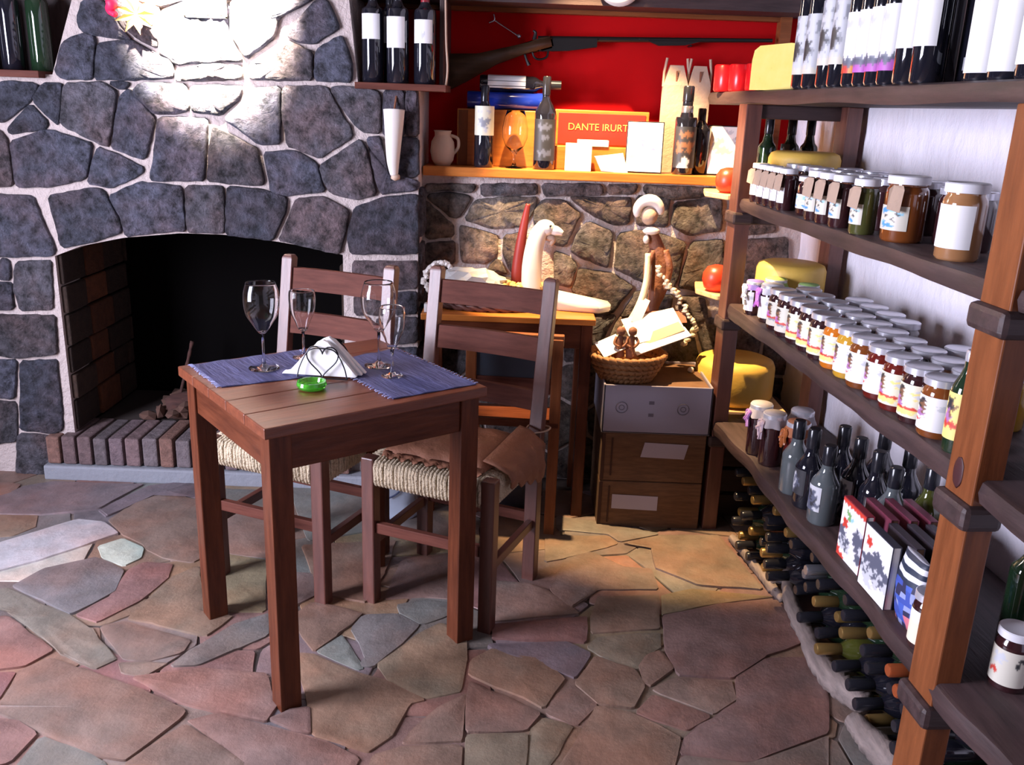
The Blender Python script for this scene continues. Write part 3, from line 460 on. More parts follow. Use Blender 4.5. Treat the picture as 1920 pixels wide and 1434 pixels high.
# ---------------- chairs ----------------
def chair(label,loc,rz,cushion):
    t=thing('dining_chair',label,'chair',loc,rz,'rush-seated chairs around the table')
    w,d=.19,.17; s=.041
    for sx in (-1,1):
        obj('leg',BX(sx*w-s/2,sx*w+s/2,-d-s/2,-d+s/2,0,.472,.004),'cwz',t)
        # rear post: leg and back support in one piece
        bm=NB(); prof=[(0,0),(0,.45),(.035,.70),(.075,.955)]
        for (a,za),(b,zb) in zip(prof,prof[1:]): pass
        rings=[[bm.verts.new((sx*w+dx*s/2,d+y+dy*s/2*(1 if z<.5 else .8),z)) for dx,dy in ((-1,-1),(1,-1),(1,1),(-1,1))] for y,z in prof]
        top=[bm.verts.new((sx*w+dx*s*.36,d+.076+dy*s*.28,.965)) for dx,dy in ((-1,-1),(1,-1),(1,1),(-1,1))]; rings.append(top)
        for a,b in zip(rings,rings[1:]):
            for i in range(4): bm.faces.new((a[i],a[(i+1)%4],b[(i+1)%4],b[i]))
        bm.faces.new(rings[0]); bm.faces.new(top[::-1])
        bmesh.ops.bevel(bm,geom=bm.edges[:],offset=.0022,segments=1,affect='EDGES')
        obj('back_post',bm,'cwz',t)
    def yb(z): return d+(0 if z<.45 else (z-.45)*.14 if z<.7 else .035+(z-.7)*.157)
    for z0,z1 in ((.855,.925),(.715,.785),(.565,.625)):
        bm=NB(); n=8; rows=[]
        for i in range(n+1):
            u=-1+2*i/n; x=u*(w-s/2+.004); bow=.012*(1-u*u)
            rows.append([bm.verts.new((x,yb(z)+bow+e,z)) for z,e in ((z0,-.009),(z1,-.009),(z1,.009),(z0,.009))])
        for a,b in zip(rows,rows[1:]):
            for i in range(4): bm.faces.new((a[i],a[(i+1)%4],b[(i+1)%4],b[i]))
        bm.faces.new(rows[0]); bm.faces.new(rows[-1][::-1]); obj('back_slat',bm,'cwx',t)
    a=w-s/2
    obj('stretcher',BX(-a,a,-d-.010,-d+.010,.235,.268,.002),'cwx',t); obj('stretcher',BX(-a,a,d-.010,d+.010,.20,.233,.002),'cwx',t)
    for sx in (-1,1): obj('stretcher',BX(sx*w-.010,sx*w+.010,-d+s/2,d-s/2,.185,.215,.002),'cwy',t)
    # rush seat: core plus wound rope
    bm=NB(); W=w-s/2; random.seed(9)
    box(bm,-W-.006,W+.006,-d-.008,d+.008,.400,.462,.006); box(bm,-W-.012,W+.012,-d+s/2,d-s/2,.400,.462,.006)
    nr=30
    for k in range(nr):
        x=-W+(k+.5)*2*W/nr
        for sy in (-1,1):
            yy=sy*(d+.012); j=random.uniform(-.003,.003)
            tube(bm,[(x,0,.466),(x+j,yy*.80,.468),(x,yy,.462),(x+j,yy+sy*.006,.448+j),(x+.002,yy+sy*.006,.405+j),(x,yy,.393),(x,yy*.7,.391)],.0062,6)
    for k in range(24):
        y=-W+(k+.5)*2*W/24*1.0
        if abs(y)>d-s/2: continue
        for sx in (-1,1):
            xx=sx*(W+.030); j=random.uniform(-.003,.003)
            tube(bm,[(sx*abs(y),y,.467),(xx*.9,y+j,.469),(xx,y,.462),(xx+sx*.005,y+j,.448),(xx+sx*.005,y,.406),(xx,y,.393),(xx*.7,y,.391)],.0062,6)
    obj('rush_seat',bm,'rope',t,'all')
    if cushion: pass
    return t
C2=(-.161,2.508,0); C1=(-.655,2.625,0); CR=RD(-22)
c2=chair('wooden ladder-back chair with brown cushion, in front of the side table',C2,CR,True)
c1=chair('wooden ladder-back chair with mauve cushion, in front of the fireplace',C1,CR,True)
def cushion(label,loc,mat,shape):
    t=thing('seat_cushion',label,'cushion',loc,CR,'cushions on the chairs')
    bm=NB(); n=22; g=[]; h=[]
    for i in range(n+1):
        row=[];ro2=[]
        for j in range(n+1):
            u=-1+2*i/n; v=-1+2*j/n; e=(1-abs(u)**4)*(1-abs(v)**4)
            k=.5+.5*sin(7*u+2*v)*cos(6*v-u)
            x=u*(.165 if shape==0 else .17); y=-.004+v*.142
            z=.478+.036*e**.5+.008*k*e+(.022*max(0,(u-.3))*e if shape==0 else 0)
            row.append(bm.verts.new((x+.006*sin(9*v)*(1 if abs(u)>.9 else 0),y+.006*sin(11*u)*(1 if abs(v)>.9 else 0),z))); ro2.append(bm.verts.new((x*.97,y*.97,.4765)))
        g.append(row); h.append(ro2)
    for i in range(n):
        for j in range(n):
            bm.faces.new((g[i][j],g[i+1][j],g[i+1][j+1],g[i][j+1])); bm.faces.new((h[i][j],h[i][j+1],h[i+1][j+1],h[i+1][j]))
    for i in range(n):
        bm.faces.new((g[i][0],h[i][0],h[i+1][0],g[i+1][0])); bm.faces.new((g[i+1][n],h[i+1][n],h[i][n],g[i][n]))
        bm.faces.new((g[0][i+1],h[0][i+1],h[0][i],g[0][i])); bm.faces.new((g[n][i],h[n][i],h[n][i+1],g[n][i+1]))
    obj('pad',bm,mat,t,'all')
    # crumpled skirt of cloth on the front
    if shape==0:
        bm=NB(); rows=[]
        for i in range(25):
            u=-1+2*i/24; rows.append([bm.verts.new((u*.158,-.142-.022*f_-.004*sin(i*1.7)*f_,.487-.012*f_+.010*sin(i*2.1)*f_)) for f_ in (0,.5,1)]+[bm.verts.new((u*.158,-.14-.020*f_,.479)) for f_ in (1,.5,0)])
        for a,b in zip(rows,rows[1:]):
            for k in range(6): bm.faces.new((a[k],a[(k+1)%6],b[(k+1)%6],b[k]))
        bm.faces.new(rows[0]); bm.faces.new(rows[-1][::-1])
        obj('ruffled_edge',bm,mat,t,'all')
        # side flap hanging over the right edge
        bm=NB(); rows=[]
        for i in range(19):
            v=i/18; y=-.125+v*.26; d_=.03+.075*v+.008*sin(i*1.3)
            pr=[(.150,.508+.02*v),(.185,.500+.02*v),(.228+.01*sin(i*1.1),.482),(.238+.008*sin(i*1.6),.482-d_*.6),(.236,.475-d_)]
            rows.append([bm.verts.new((x,y,z)) for x,z in pr]+[bm.verts.new((x-.006,y,z-.006)) for x,z in pr[::-1]])
        for a,b in zip(rows,rows[1:]):
            for k in range(10): bm.faces.new((a[k],a[(k+1)%10],b[(k+1)%10],b[k]))
        bm.faces.new(rows[0]); bm.faces.new(rows[-1][::-1])
        obj('side_flap',bm,mat,t,'all')
        for sx in (-1,1):
            obj('tie_cord',TB(cat([(sx*.16,.13,.495),(sx*.19,.142,.505),(sx*.222,.165,.51),(sx*.225,.20,.512),(sx*.19,.214,.510),(sx*.155,.20,.507),(sx*.16,.15,.50)],5),.0028,6),'kraft',t,'all')
cushion('brown suede cushion with hanging side flap on the right chair',C2,'suede',0)
cushion('mauve-brown thin cushion on the chair before the fireplace',C1,'lilac',1)

# ---------------- side table and what stands on it ----------------
st=thing('side_table','tall narrow wooden side table with orange top against stone wall','side table',(0,0,0))
obj('tabletop',BX(-.325,.283,3.05,3.385,.732,.755,.003),'swx',st)
for x,y in ((-.312,3.06),(.235,3.06),(-.312,3.335),(.235,3.335)): obj('leg',BX(x,x+.04,y,y+.04,0,.732,.003),'twz',st)
obj('apron',BX(-.272,.235,3.065,3.083,.645,.732,.002),'twx',st); obj('apron',BX(-.272,.235,3.352,3.37,.645,.732,.002),'twx',st)
obj('apron',BX(-.302,-.284,3.10,3.335,.645,.732,.002),'twy',st); obj('apron',BX(.247,.265,3.10,3.335,.645,.732,.002),'twy',st)
# small wooden chair tucked at the side table, seen through the ladder back
k=thing('small_chair','low wooden chair with dark panel back, pushed in before the side table','chair',(.005,2.93,0),RD(-4))
for sx in (-1,1): obj('leg',BX(sx*.145-.018,sx*.145+.018,-.018,.018,0,.715,.003),'owz',k); obj('leg',BX(sx*.145-.018,sx*.145+.018,.12,.15,0,.40,.003),'owz',k)
obj('top_rail',BX(-.165,.165,-.014,.014,.690,.728,.003),'owx',k); obj('lower_rail',BX(-.127,.127,-.012,.012,.520,.575,.003),'cwx',k)
obj('back_panel',BX(-.127,.127,-.006,.006,.575,.690,.001),nmat('dark_grey_panel',(.045,.055,.075),.35),k)
obj('seat',BX(-.163,.163,-.018,.15,.40,.425,.004),'twx',k)
# dark round bag beneath
bm=NB(); blob(bm,(.0,3.12,.085),.13,.07,.085,.05,3); tag(obj('dark_bag',bm,nmat('dark_cloth',(.03,.028,.04),.6),None,'all'),'dark rounded cloth bag on the floor under the side table','bag')
# pale bag with blue print on the floor
t=thing('plastic_bag','pale blue plastic bag with dark blue print on floor between chairs','bag',(-.42,3.02,0),RD(-8))
bm=NB(); n=14
rows=[]
for i in range(n+1):
    z=.235*i/n; w_=.085+.006*sin(i*1.2); d_=.045*(1-.55*(i/n)**2)
    rows.append([bm.verts.new((w_*sx*abs(cos(a))**.5*(1 if cos(a)>0 else -1)*sx+.004*sin(i*2+a*3),d_*sin(a)+.004*cos(i*1.7+a*2),z)) for sx in (1,) for a in [2*pi*j/20 for j in range(20)]])
for a,b in zip(rows,rows[1:]):
    for j in range(20): bm.faces.new((a[j],a[(j+1)%20],b[(j+1)%20],b[j]))
bm.faces.new(rows[0]); bm.faces.new(rows[-1][::-1]); obj('bag_body',bm,'plasticbag',t,'all')
obj('printed_mark',TB(cat([(-.03,-.049,.13),(-.05,-.049,.16),(-.03,-.047,.19),(.0,-.048,.17),(.0,-.05,.13),(.03,-.049,.16),(.05,-.047,.14),(.03,-.049,.11),(.0,-.05,.09)],5),.003,6),nmat('navy_print',(.02,.04,.16),.5),t)
# woven tray with shells/nuts
t=thing('woven_tray','long braided dark wicker tray on the side table','tray',(-.09,3.20,.755))
bm=NB()
for lay in range(2):
    for s_ in range(2):
        tube(bm,[(.20*cos(a)+(.0),.095*sin(a)+.004*cos(14*a+s_*pi),.012+lay*.02+.006*sin(14*a+s_*pi)) for a in [2*pi*i/110 for i in range(110)]],.009,6,True)
obj('braided_rim',bm,'wickerd',t,'all')
obj('tray_base',LT([(0,.002),(.19,.002),(.19,.010),(0,.010)],30),'wicker',t,'all').scale=(1,.46,1)
# beaded wreath
random.seed(4); t=thing('beaded_wreath','upright wreath of pinkish shells at left of the side table','wreath',(-.275,3.24,.765))
bm=NB()
for i in range(46):
    a=2*pi*i/46; blob(bm,(.055*cos(a)+random.uniform(-.006,.006),random.uniform(-.012,.012),.072+.065*sin(a)),.011,.011,.011,.25,1)
obj('shell_ring',bm,'bone',t)
tag(obj('white_box',BX(-.315,-.270,3.065,3.095,.756,.785,.002),'white'),'tiny white box on the front left of the side table','box')
bm=NB(); random.seed(8)
blob(bm,(-.16,3.235,.835),.12,.06,.055,.18,3); blob(bm,(-.075,3.23,.81),.07,.05,.035,.15,3)
tag(obj('wrapped_parcel',bm,'wrap',None,False),'crinkled clear cellophane parcel lying on the woven tray','parcel')
bm=NB()
for i in range(70):
    u=i/70; blob(bm,(-.05+.17*u+random.uniform(-.008,.008),3.235+random.uniform(-.02,.02),.80+.035*(1-u)+(.03 if u>.8 else 0)+random.uniform(-.008,.008)),.012,.009,.010,.2,1)
tag(obj('nut_garland',bm,'nuts'),'garland of golden nuts trailing across the woven tray','garland')
# white bird figure
t=thing('bird_figurine','tall white carved bird figurine with beak pointing right','figurine',(.07,3.24,.755))
bm=ST([(-.01,0,.012),(-.012,0,.06),(-.014,0,.14),(-.008,0,.21),(.006,0,.262),(.028,0,.292)],[.030,.037,.036,.033,.031,.026],18,6)
blob(bm,(.028,0,.285),.036,.028,.030,0,3); obj('body',bm,'bone',t,'all')
obj('beak',ST([(.045,0,.280),(.07,-.002,.276),(.092,-.004,.268)],[.019,.017,.008],12,6),'bone',t,'all')
bm=NB(); blob(bm,(.046,-.026,.296),.005,.004,.005,0,1); obj('eye',bm,'black',t)
obj('chin',ST([(.035,0,.255),(.058,-.002,.245),(.05,0,.225)],[.014,.012,.006],10,5),'kraft',t,'all')
t=thing('maroon_carving','slim dark red curved carving behind the white bird','carving',(.03,3.31,.755))
obj('body',ST([(-.02,0,.01),(-.025,0,.1),(-.018,0,.2),(-.005,0,.3),(.005,0,.36)],[.022,.024,.020,.014,.008],12,6),'maroon',t,'all')
bm=NB(); prism(bm,[(.15,3.17),(.30,3.14),(.345,3.18),(.34,3.22),(.22,3.24),(.14,3.22)],.757,.785)
for v in bm.verts:
    if v.co.z>.77: v.co.z+=.035*max(0,(.33-v.co.x))/.18+random.uniform(-.004,.004)
bmesh.ops.bevel(bm,geom=bm.edges[:],offset=.005,segments=2,affect='EDGES')
tag(obj('driftwood_piece',bm,'bone',None,'all'),'flat pale bleached driftwood piece at right end of side table','driftwood')

# ---------------- carton stack ----------------
def carton(z0,z1,label,lab,tilt):
    t=thing('cardboard_carton',label,'box',(.51,3.155,z0),0,'stacked cartons by the shelf rack')
    obj('carton_body',BX(-.184,.184,-.165,.165,.0005,z1-z0-.001,.004),'card',t)
    bm=NB(); x0_,x1_,a,b=lab; vs=[bm.verts.new((x,-.1662,z)) for x,z in ((x0_,a),(x1_,a-.004),(x1_+tilt,b-.004),(x0_+tilt,b))]; f=bm.faces.new(vs)
    e=bmesh.ops.extrude_face_region(bm,geom=[f]); bmesh.ops.translate(bm,verts=[v for v in e['geom'] if isinstance(v,bmesh.types.BMVert)],vec=(0,-.001,0))
    obj('paper_label',bm,nmat('lilac_label',(.46,.42,.52),.6),t)
    bm=NB(); box(bm,-.184,-.172,-.1668,-.1645,.004,z1-z0-.006,.0005); box(bm,-.15,-.144,-.1668,-.1645,.02,z1-z0-.02,.0005); obj('printed_border',bm,nmat('brown_print',(.06,.022,.012),.8),t)
carton(0,.182,'bottom cardboard carton of the stack, pale label at its left',(-.135,.03,.075,.130),.0)
carton(.182,.366,'middle cardboard carton of the stack, tilted pale label at its right',(-.045,.11,.095,.150),.012)
t=thing('storage_crate','purplish grey plastic crate topping the two cardboard cartons','crate',(.51,3.155,.366))
bm=NB(); box(bm,-.19,.19,-.17,.17,.0005,.006,.001); box(bm,-.19,.19,-.17,-.163,.0,.176,.002); box(bm,-.19,.19,.163,.17,0,.176,.002); box(bm,-.19,-.183,-.17,.17,0,.176,.002); box(bm,.183,.19,-.17,.17,0,.176,.002); obj('crate_body',bm,'crate',t); obj('carton_lid',BX(-.182,.182,-.162,.162,.150,.168,.002),'card',t)
for cx in (-.125,.09): bm=NB(); tube(bm,[(cx+.020*cos(a),-.1705,.095+.020*sin(a)) for a in [2*pi*i/24 for i in range(24)]],.0014,5,True); tube(bm,[(cx+.009*cos(a),-.1705,.095+.009*sin(a)) for a in [2*pi*i/16 for i in range(16)]],.0012,5,True); obj('printed_emblem',bm,nmat('grey_print',(.12,.10,.13),.6),t)
for cx,cz in ((-.02,.115),(-.02,.07)): bm=NB(); box(bm,cx-.010,cx+.008,-.1712,-.170,cz-.006,cz+.006); obj('printed_square',bm,nmat('grey_print',(.12,.10,.13),.6),t)
# basket with leaflets
t=thing('braided_basket','round braided wicker basket on the grey crate','basket',(.405,3.10,.5345))
bm=NB()
for lay in range(5):
    R_=.088+.011*lay
    for s_ in range(2): tube(bm,[((R_+.005*cos(16*a+s_*pi+lay))*cos(a),(R_+.005*cos(16*a+s_*pi+lay))*sin(a)*.85,.012+lay*.019+.006*sin(16*a+s_*pi)) for a in [2*pi*i/96 for i in range(96)]],.0095,6,True)
obj('basket_wall',bm,'wicker',t,'all'); obj('basket_base',LT([(0,0),(.09,0),(.09,.008),(0,.008)],24),'wicker',t).scale=(1,.85,1)
def sheet(cx,cy,cz,w_,h_,rx,ry,rz_,mat,label,cl='leaflet',grp='leaflets in the basket',art=None):
    bm=BX(-w_/2,w_/2,-h_/2,h_/2,-.0015,.0015); o=obj(cl.replace(' ','_'),bm,mat,None,False,(cx,cy,cz)); o.rotation_euler=(rx,ry,rz_); return tag(o,label,cl,grp)
sheet(.337,3.045,.665,.085,.07,RD(35),RD(-20),RD(20),'white','small white card at left edge of the braided basket')
sheet(.50,3.16,.715,.20,.13,RD(30),RD(-12),RD(12),'white','large white leaflet with dark squares rising from the basket')
sheet(.52,3.09,.678,.21,.055,RD(22),RD(-18),RD(14),'white','long white leaflet at the lower right of the basket')
sheet(.505,3.115,.690,.20,.05,RD(25),RD(-20),RD(13),'kraft','brown kraft leaflet between two white ones in basket')
sheet(.55,3.22,.735,.15,.06,RD(40),RD(-4),RD(6),nmat('rust_card',(.30,.11,.07),.7),'rust-brown card behind the white leaflets')
sheet(.455,3.20,.76,.035,.10,RD(65),RD(25),RD(0),'white','narrow upright white card behind the basket figures')
for cx,lab in ((.372,'left brown carved figure sitting in the basket'),(.412,'right brown carved figure sitting in the basket')):
    t=thing('carved_figure',lab,'figurine',(cx,3.045,.628),0,'little carvings in the basket')
    obj('body',ST([(0,0,0),(-.004,0,.035),(0,0,.075)],[.019,.016,.010],10,5),'brownfig',t,'all'); bm=NB(); blob(bm,(0,-.002,.092),.016,.015,.017,.05,2); obj('head',bm,'brownfig',t,'all')
    obj('arm',ST([(-.014,0,.07),(-.022,-.014,.05),(-.006,-.022,.04)],[.006,.005,.005],6,4),'brownfig',t,'all'); obj('arm',ST([(.012,0,.07),(.020,-.014,.055),(.006,-.022,.04)],[.006,.005,.005],6,4),'brownfig',t,'all')
# tall husk doll
t=thing('husk_doll','tall brown doll figure with white bonnet before the stone wall','doll',(.49,3.31,.545))
obj('body',ST([(.035,0,.0),(.03,0,.10),(.025,0,.20),(.04,0,.28),(.045,0,.36),(.018,0,.44),(-.008,0,.50)],[.045,.032,.022,.034,.036,.026,.018],14,6),'brownfig',t,'all')
bm=NB(); blob(bm,(-.035+.02,-.01,.545),.030,.028,.034,.03,3); obj('head',bm,'kraft',t,'all')
bm=NB()
tube(bm,[(-.018+.040*cos(a)*(1.1 if cos(a)<0 else 1),-.012,.558+.042*sin(a)) for a in [RD(-10)+RD(215)*i/16 for i in range(17)]],[.010,.015,.018,.019,.020,.021,.022,.022,.022,.021,.020,.019,.018,.017,.015,.013,.009],10)
obj('bonnet',bm,'bone',t,'all')
bm=NB(); blob(bm,(-.005,-.022,.492),.032,.016,.016,.1,2); blob(bm,(-.022,-.024,.462),.012,.01,.018,.1,2); obj('white_collar',bm,'bone',t,'all')
obj('arm',ST([(.01,-.01,.42),(-.012,-.03,.36),(-.008,-.04,.28)],[.016,.013,.010],8,5),'brownfig',t,'all'); obj('arm',ST([(.05,-.01,.42),(.07,-.03,.36),(.06,-.03,.28)],[.016,.013,.010],8,5),'brownfig',t,'all')
# pale curved stick and husk braid
tag(obj('curved_stick',ST([(0.473,3.250,0.961),(0.474,3.240,0.856),(0.446,3.220,0.760),(0.392,3.200,0.673),(0.360,3.170,0.610)],[.010,.013,.014,.011,.007],10,6),'husk',None,'all'),'long pale curved husk stick reaching from doll down to basket','stick')
bm=NB(); P_=cat([(0.508,3.240,0.916),(0.552,3.240,0.859),(0.591,3.240,0.811),(0.638,3.230,0.745),(0.657,3.220,0.688),(0.630,3.210,0.640)],6)
for i,q in enumerate(P_): blob(bm,(q.x+random.uniform(-.008,.008),q.y,q.z+random.uniform(-.004,.004)),random.uniform(.007,.015),.010,random.uniform(.006,.013),.35,1)
tag(obj('husk_braid',bm,'husk',None,'all'),'braided pale husk garland hanging at right of the doll','garland')
bm=NB()
blob(bm,(0.657,3.202,0.545),.012,.010,.011,.1,2); tag(obj('white_shell',bm,'bone',None,'all'),'tiny white shell on the crate lid right of the basket','shell')
# ---------------- niche shelf ----------------
SZ=1.232
bm=NB(); box(bm,-.355,.925,3.375,YR,1.198,SZ,.004); tag(obj('niche_shelf',bm,'swx'),'long orange wooden shelf board along the red wall niche','shelf')
def bottle_bm(R_,H,neck=.014,sh=.62,nk=.74):
    return [(0,0),(R_*.9,0),(R_,.006),(R_,H*sh),(R_*.93,H*(sh+.035)),(R_*.62,H*(nk-.04)),(neck*1.15,H*nk),(neck,H*(nk+.04)),(neck,H*.985),(neck*.8,H),(0,H)]
_rs=random.Random(5)
def up(art,k=3):
    ny,nx=len(art),len(art[0]); out=[]
    if all(len(set(r_))==1 for r_ in art) and len(set(art))==1: return art
    for j in range(ny*k):
        row=''
        for i in range(nx*k):
            x=(i+.5)/k+.42*sin(j*1.3+i*.7)*.8+_rs.uniform(-.22,.22); y=(j+.5)/k+.3*sin(i*1.1+j*.5)*.7+_rs.uniform(-.15,.15)
            if i<k or i>=nx*k-k: x=(i+.5)/k
            row+=art[min(max(int(y),0),ny-1)][min(max(int(x),0),nx-1)]
        out.append(row)
    return out
def acol(f,L,art,i,j):
    ny,nx=len(art),len(art[0])
    for l,(a,b) in zip(f.loops,((0,0),(1,0),(1,1),(0,1))):
        cs=[PAL[art[j][i]]]*5+[PAL[art[jj][ii]] for ii in (i+a-1,i+a) for jj in (j+b-1,j+b) if 0<=ii<nx and 0<=jj<ny]
        l[L]=(*[sum(c[k] for c in cs)/len(cs) for k in range(3)],1)
def label_bm(R_,z0,z1,a0,a1,art,nx=None,off=.0008):
    """curved label; art = rows of palette letters, top row first"""
    art=up(art); bm=NB(); ny=len(art); nx=len(art[0]); L=bm.loops.layers.float_color.new('Col')
    g=[[bm.verts.new(((R_+off)*cos(a0+(a1-a0)*i/nx),(R_+off)*sin(a0+(a1-a0)*i/nx),z1+(z0-z1)*j/ny)) for j in range(ny+1)] for i in range(nx+1)]
    for i in range(nx):
        for j in range(ny):
            f=bm.faces.new((g[i][j],g[i+1][j],g[i+1][j+1],g[i][j+1]))
            acol(f,L,art,i,j)
    return bm
PAL={'w':(.86,.85,.84),'c':(.80,.76,.58),'k':(.03,.03,.035),'g':(.30,.31,.34),'l':(.60,.61,.64),'y':(.86,.72,.22),'r':(.62,.05,.03),'p':(.42,.18,.42),'m':(.50,.12,.50),'b':(.08,.32,.66),'s':(.30,.60,.72),'o':(.75,.30,.05),'n':(.22,.10,.05),'G':(.20,.40,.12),'v':(.20,.04,.42),'d':(.10,.11,.16),'t':(.70,.66,.55)}
def bottle(name,label,loc,R_,H,glass='bottle',capm='capblack',art=None,lz=(.25,.6),la=(pi*.55,pi*1.45),rz=0,cat_='bottle',group=None,caph=.2,neck=.014,sh=.62,nk=.74):
    t=thing(name,label,cat_,loc,rz,group)
    obj('bottle_body',LT(bottle_bm(R_,H,neck,sh,nk),22),glass,t,True)
    n=neck; obj('capsule',LT([(n+.0006,H*(1-caph)),(n+.0012,H*(1-caph)+.002),(n+.0012,H*.99),(n*.9,H+.0015),(0,H+.0015)],16),capm,t,True)
    if art: obj('paper_label',label_bm(R_,H*lz[0],H*lz[1],la[0],la[1],art),'paint',t,'all')
    return t
FRONT=(pi*1.1,pi*1.9)
WL=['wwwwwwww','wwwwwwww','wwllllww','wwwwwwww','wwwggwww','wwgwwgww','wwwwwwww','wwwwwwww']
# bottles upright in the niche
bottle('wine_bottle','wine bottle with large cream label standing before the wooden box',(-.135,3.425,SZ),.036,.285,'bottle','capblack',['cccccccc','cclcclcc','cccccccc','ccggggcc','cclggccc','cccclccc','cccccccc'],(.40,.76),FRONT,group='bottles in the red niche',sh=.68,nk=.80)
bottle('wine_bottle','dark label-less wine bottle standing right of the round goblet',(.087,3.425,SZ),.040,.325,'bottle','capblack',['kkkkkkkk','kkddddkk','kkkkkkkk','kkkddkkk','kkkkkkkk','kkkkkkkk','kkddddkk','kkkkkkkk'],(.10,.55),FRONT,group='bottles in the red niche',sh=.60,nk=.75)
bottle('liqueur_bottle','dark bottle with silver neck ring between the white cards',(.600,3.425,SZ),.040,.310,'bottle','capblack',['kkkkkkkk','kknnnnkk','kkkkkkkk','knnnnnnk','knnknnkk','kkkkkkkk','kkkllkkk','kklllkkk'],(.08,.55),FRONT,group='bottles in the red niche',caph=.17,neck=.019,sh=.62,nk=.70)
bm=LT([(.0205,.214),(.0215,.216),(.0215,.240),(.0205,.242)],18,(.600,3.425,SZ)); o=obj('neck_band',bm,'capsilver',None,True); o.parent=bpy.data.objects['liqueur_bottle']; o.matrix_parent_inverse=Matrix.Translation((-.600,-3.425,-SZ))
bottle('wine_bottle','plain black bottle just right of the silver-ringed bottle',(.664,3.47,SZ),.040,.235,'bottle','capblack',None,group='bottles in the red niche',sh=.66,nk=.80)
# jug
t=thing('clay_jug','small cream clay jug with handle at left end of niche','jug',(-.288,3.44,SZ))
obj('body',LT([(0,0),(.028,0),(.040,.02),(.046,.05),(.042,.085),(.030,.105),(.030,.118),(.034,.125),(.031,.125),(.026,.112),(0,.10)],24),'clay',t,'all')
obj('handle',ST([(.030,-.006,.108),(.055,-.008,.098),(.058,-.008,.068),(.042,-.004,.045)],[.006,.006,.006,.006],8,6),'clay',t,'all')
# wooden box behind
t=thing('wooden_wine_box','upright yellow wooden wine box behind goblet and bottles','wooden box',(-.09,3.53,SZ))
bm=NB(); box(bm,-.150,.185,-.035,.035,0,.205,.003); obj('box_body',bm,'swx',t)
bm=NB(); box(bm,-.145,-.11,-.0365,-.035,.002,.2,.0004); box(bm,.15,.18,-.0365,-.035,.002,.2,.0004); obj('side_strip',bm,'owz',t)
t=thing('blue_tube','shiny dark blue cylinder lying on the wooden wine box','tube',(-.06,3.53,SZ+.2375))
bm=LT([(0,-.145),(.030,-.145),(.032,-.142),(.032,.142),(.030,.145),(0,.145)],24); bm.transform(Matrix.Rotation(pi/2,4,'Y')); obj('tube_body',bm,'blueb',t,True)
t=thing('lying_bottle','dark bottle with pale label lying on the blue tube','bottle',(-.16,3.53,SZ+.2375+.032+.029),0,'bottles in the red niche')
bm=LT(bottle_bm(.029,.30,.012,.66,.78),20); bm.transform(Matrix.Rotation(pi/2,4,'Y')); obj('bottle_body',bm,'bottle',t,True)
bm=LT([(.0125,.235),(.0165,.236),(.0165,.302),(0,.303)],16); bm.transform(Matrix.Rotation(pi/2,4,'Y')); obj('capsule',bm,'capblack',t,True)
bm=label_bm(.029,.03,.17,pi*.9,pi*1.9,['wwwwww']*4); bm.transform(Matrix.Rotation(pi/2,4,'Y')); bm.transform(Matrix.Rotation(RD(-40),4,'X')); obj('paper_label',bm,'paint',t,'all')
# goblet
t=thing('glass_goblet','round clear glass goblet on stem between the two bottles','glass',(-.022,3.425,SZ))
H=.205
bm=LT([(0,0),(.030,0),(.033,.002),(.010,.008),(.0055,.02),(.005,.045),(.012,.058),(.035,.08),(.047,.11),(.048,.14),(.040,.18),(.032,H),(.0305,H),(.0385,.18),(.0465,.14),(.0455,.11),(.034,.082),(.010,.062),(0,.060)],30); obj('goblet_body',bm,'glass',t,'all')
# red lidded box with gold lettering
t=thing('red_gift_box','open wooden box with red lid lining and gold lettering','box',(.305,3.50,SZ))
obj('box_body',BX(-.175,.165,-.05,.04,0,.085,.003),'swx',t)
obj('lid_frame',BX(-.18,.175,.042,.056,.085,.215,.003),'swx',t)
obj('lid_lining',BX(-.166,.162,.039,.042,.090,.203,.001),nmat('red_lining',(.75,.02,.012),.5),t)
cu=bpy.data.curves.new('lettering','FONT'); cu.body='DANTE IRURTIA'; cu.size=.036; cu.extrude=.0006; cu.align_x='LEFT'
to=bpy.data.objects.new('tmp',cu); COL.objects.link(to); bpy.context.view_layer.update()
me=bpy.data.meshes.new_from_object(to.evaluated_get(bpy.context.evaluated_depsgraph_get())); bpy.data.objects.remove(to)
me.materials.clear(); me.materials.append(nmat('gold_letters',(.78,.36,.10),.4)); lo=bpy.data.objects.new('lettering',me); COL.objects.link(lo); lo.parent=t; lo.location=(-.130,.0378,.142); lo.rotation_euler=(pi/2,0,0)
# papers and cards
def niche_card(name,lab,x,w_,h_,lean,rz_,art,y=3.40):
    t=thing(name,lab,'framed card',(x,y,SZ+.002),rz_,'framed cards in the niche')
    bm=NB(); box(bm,-w_/2,w_/2,0,.006,0,h_,.001); bm.transform(Matrix.Rotation(-lean,4,'X')); obj('frame',bm,'black',t)
    art=up(art,4); bm=NB(); L=bm.loops.layers.float_color.new('Col'); ny,nx=len(art),len(art[0])
    for j in range(ny):
        for i in range(nx):
            xa=-w_/2+.004+(w_-.008)*i/nx; xb=-w_/2+.004+(w_-.008)*(i+1)/nx; za=h_-.004-(h_-.008)*j/ny; zb=h_-.004-(h_-.008)*(j+1)/ny
            f=bm.faces.new([bm.verts.new((x_,-.0006,z_)) for x_,z_ in ((xa,za),(xb,za),(xb,zb),(xa,zb))])
            acol(f,L,art,i,j)
    bm.transform(Matrix.Rotation(-lean,4,'X')); obj('printed_card',bm,'paint',t)
    obj('prop',BX(-.01,.01,.04,.045,0,h_*.55),'black',t)
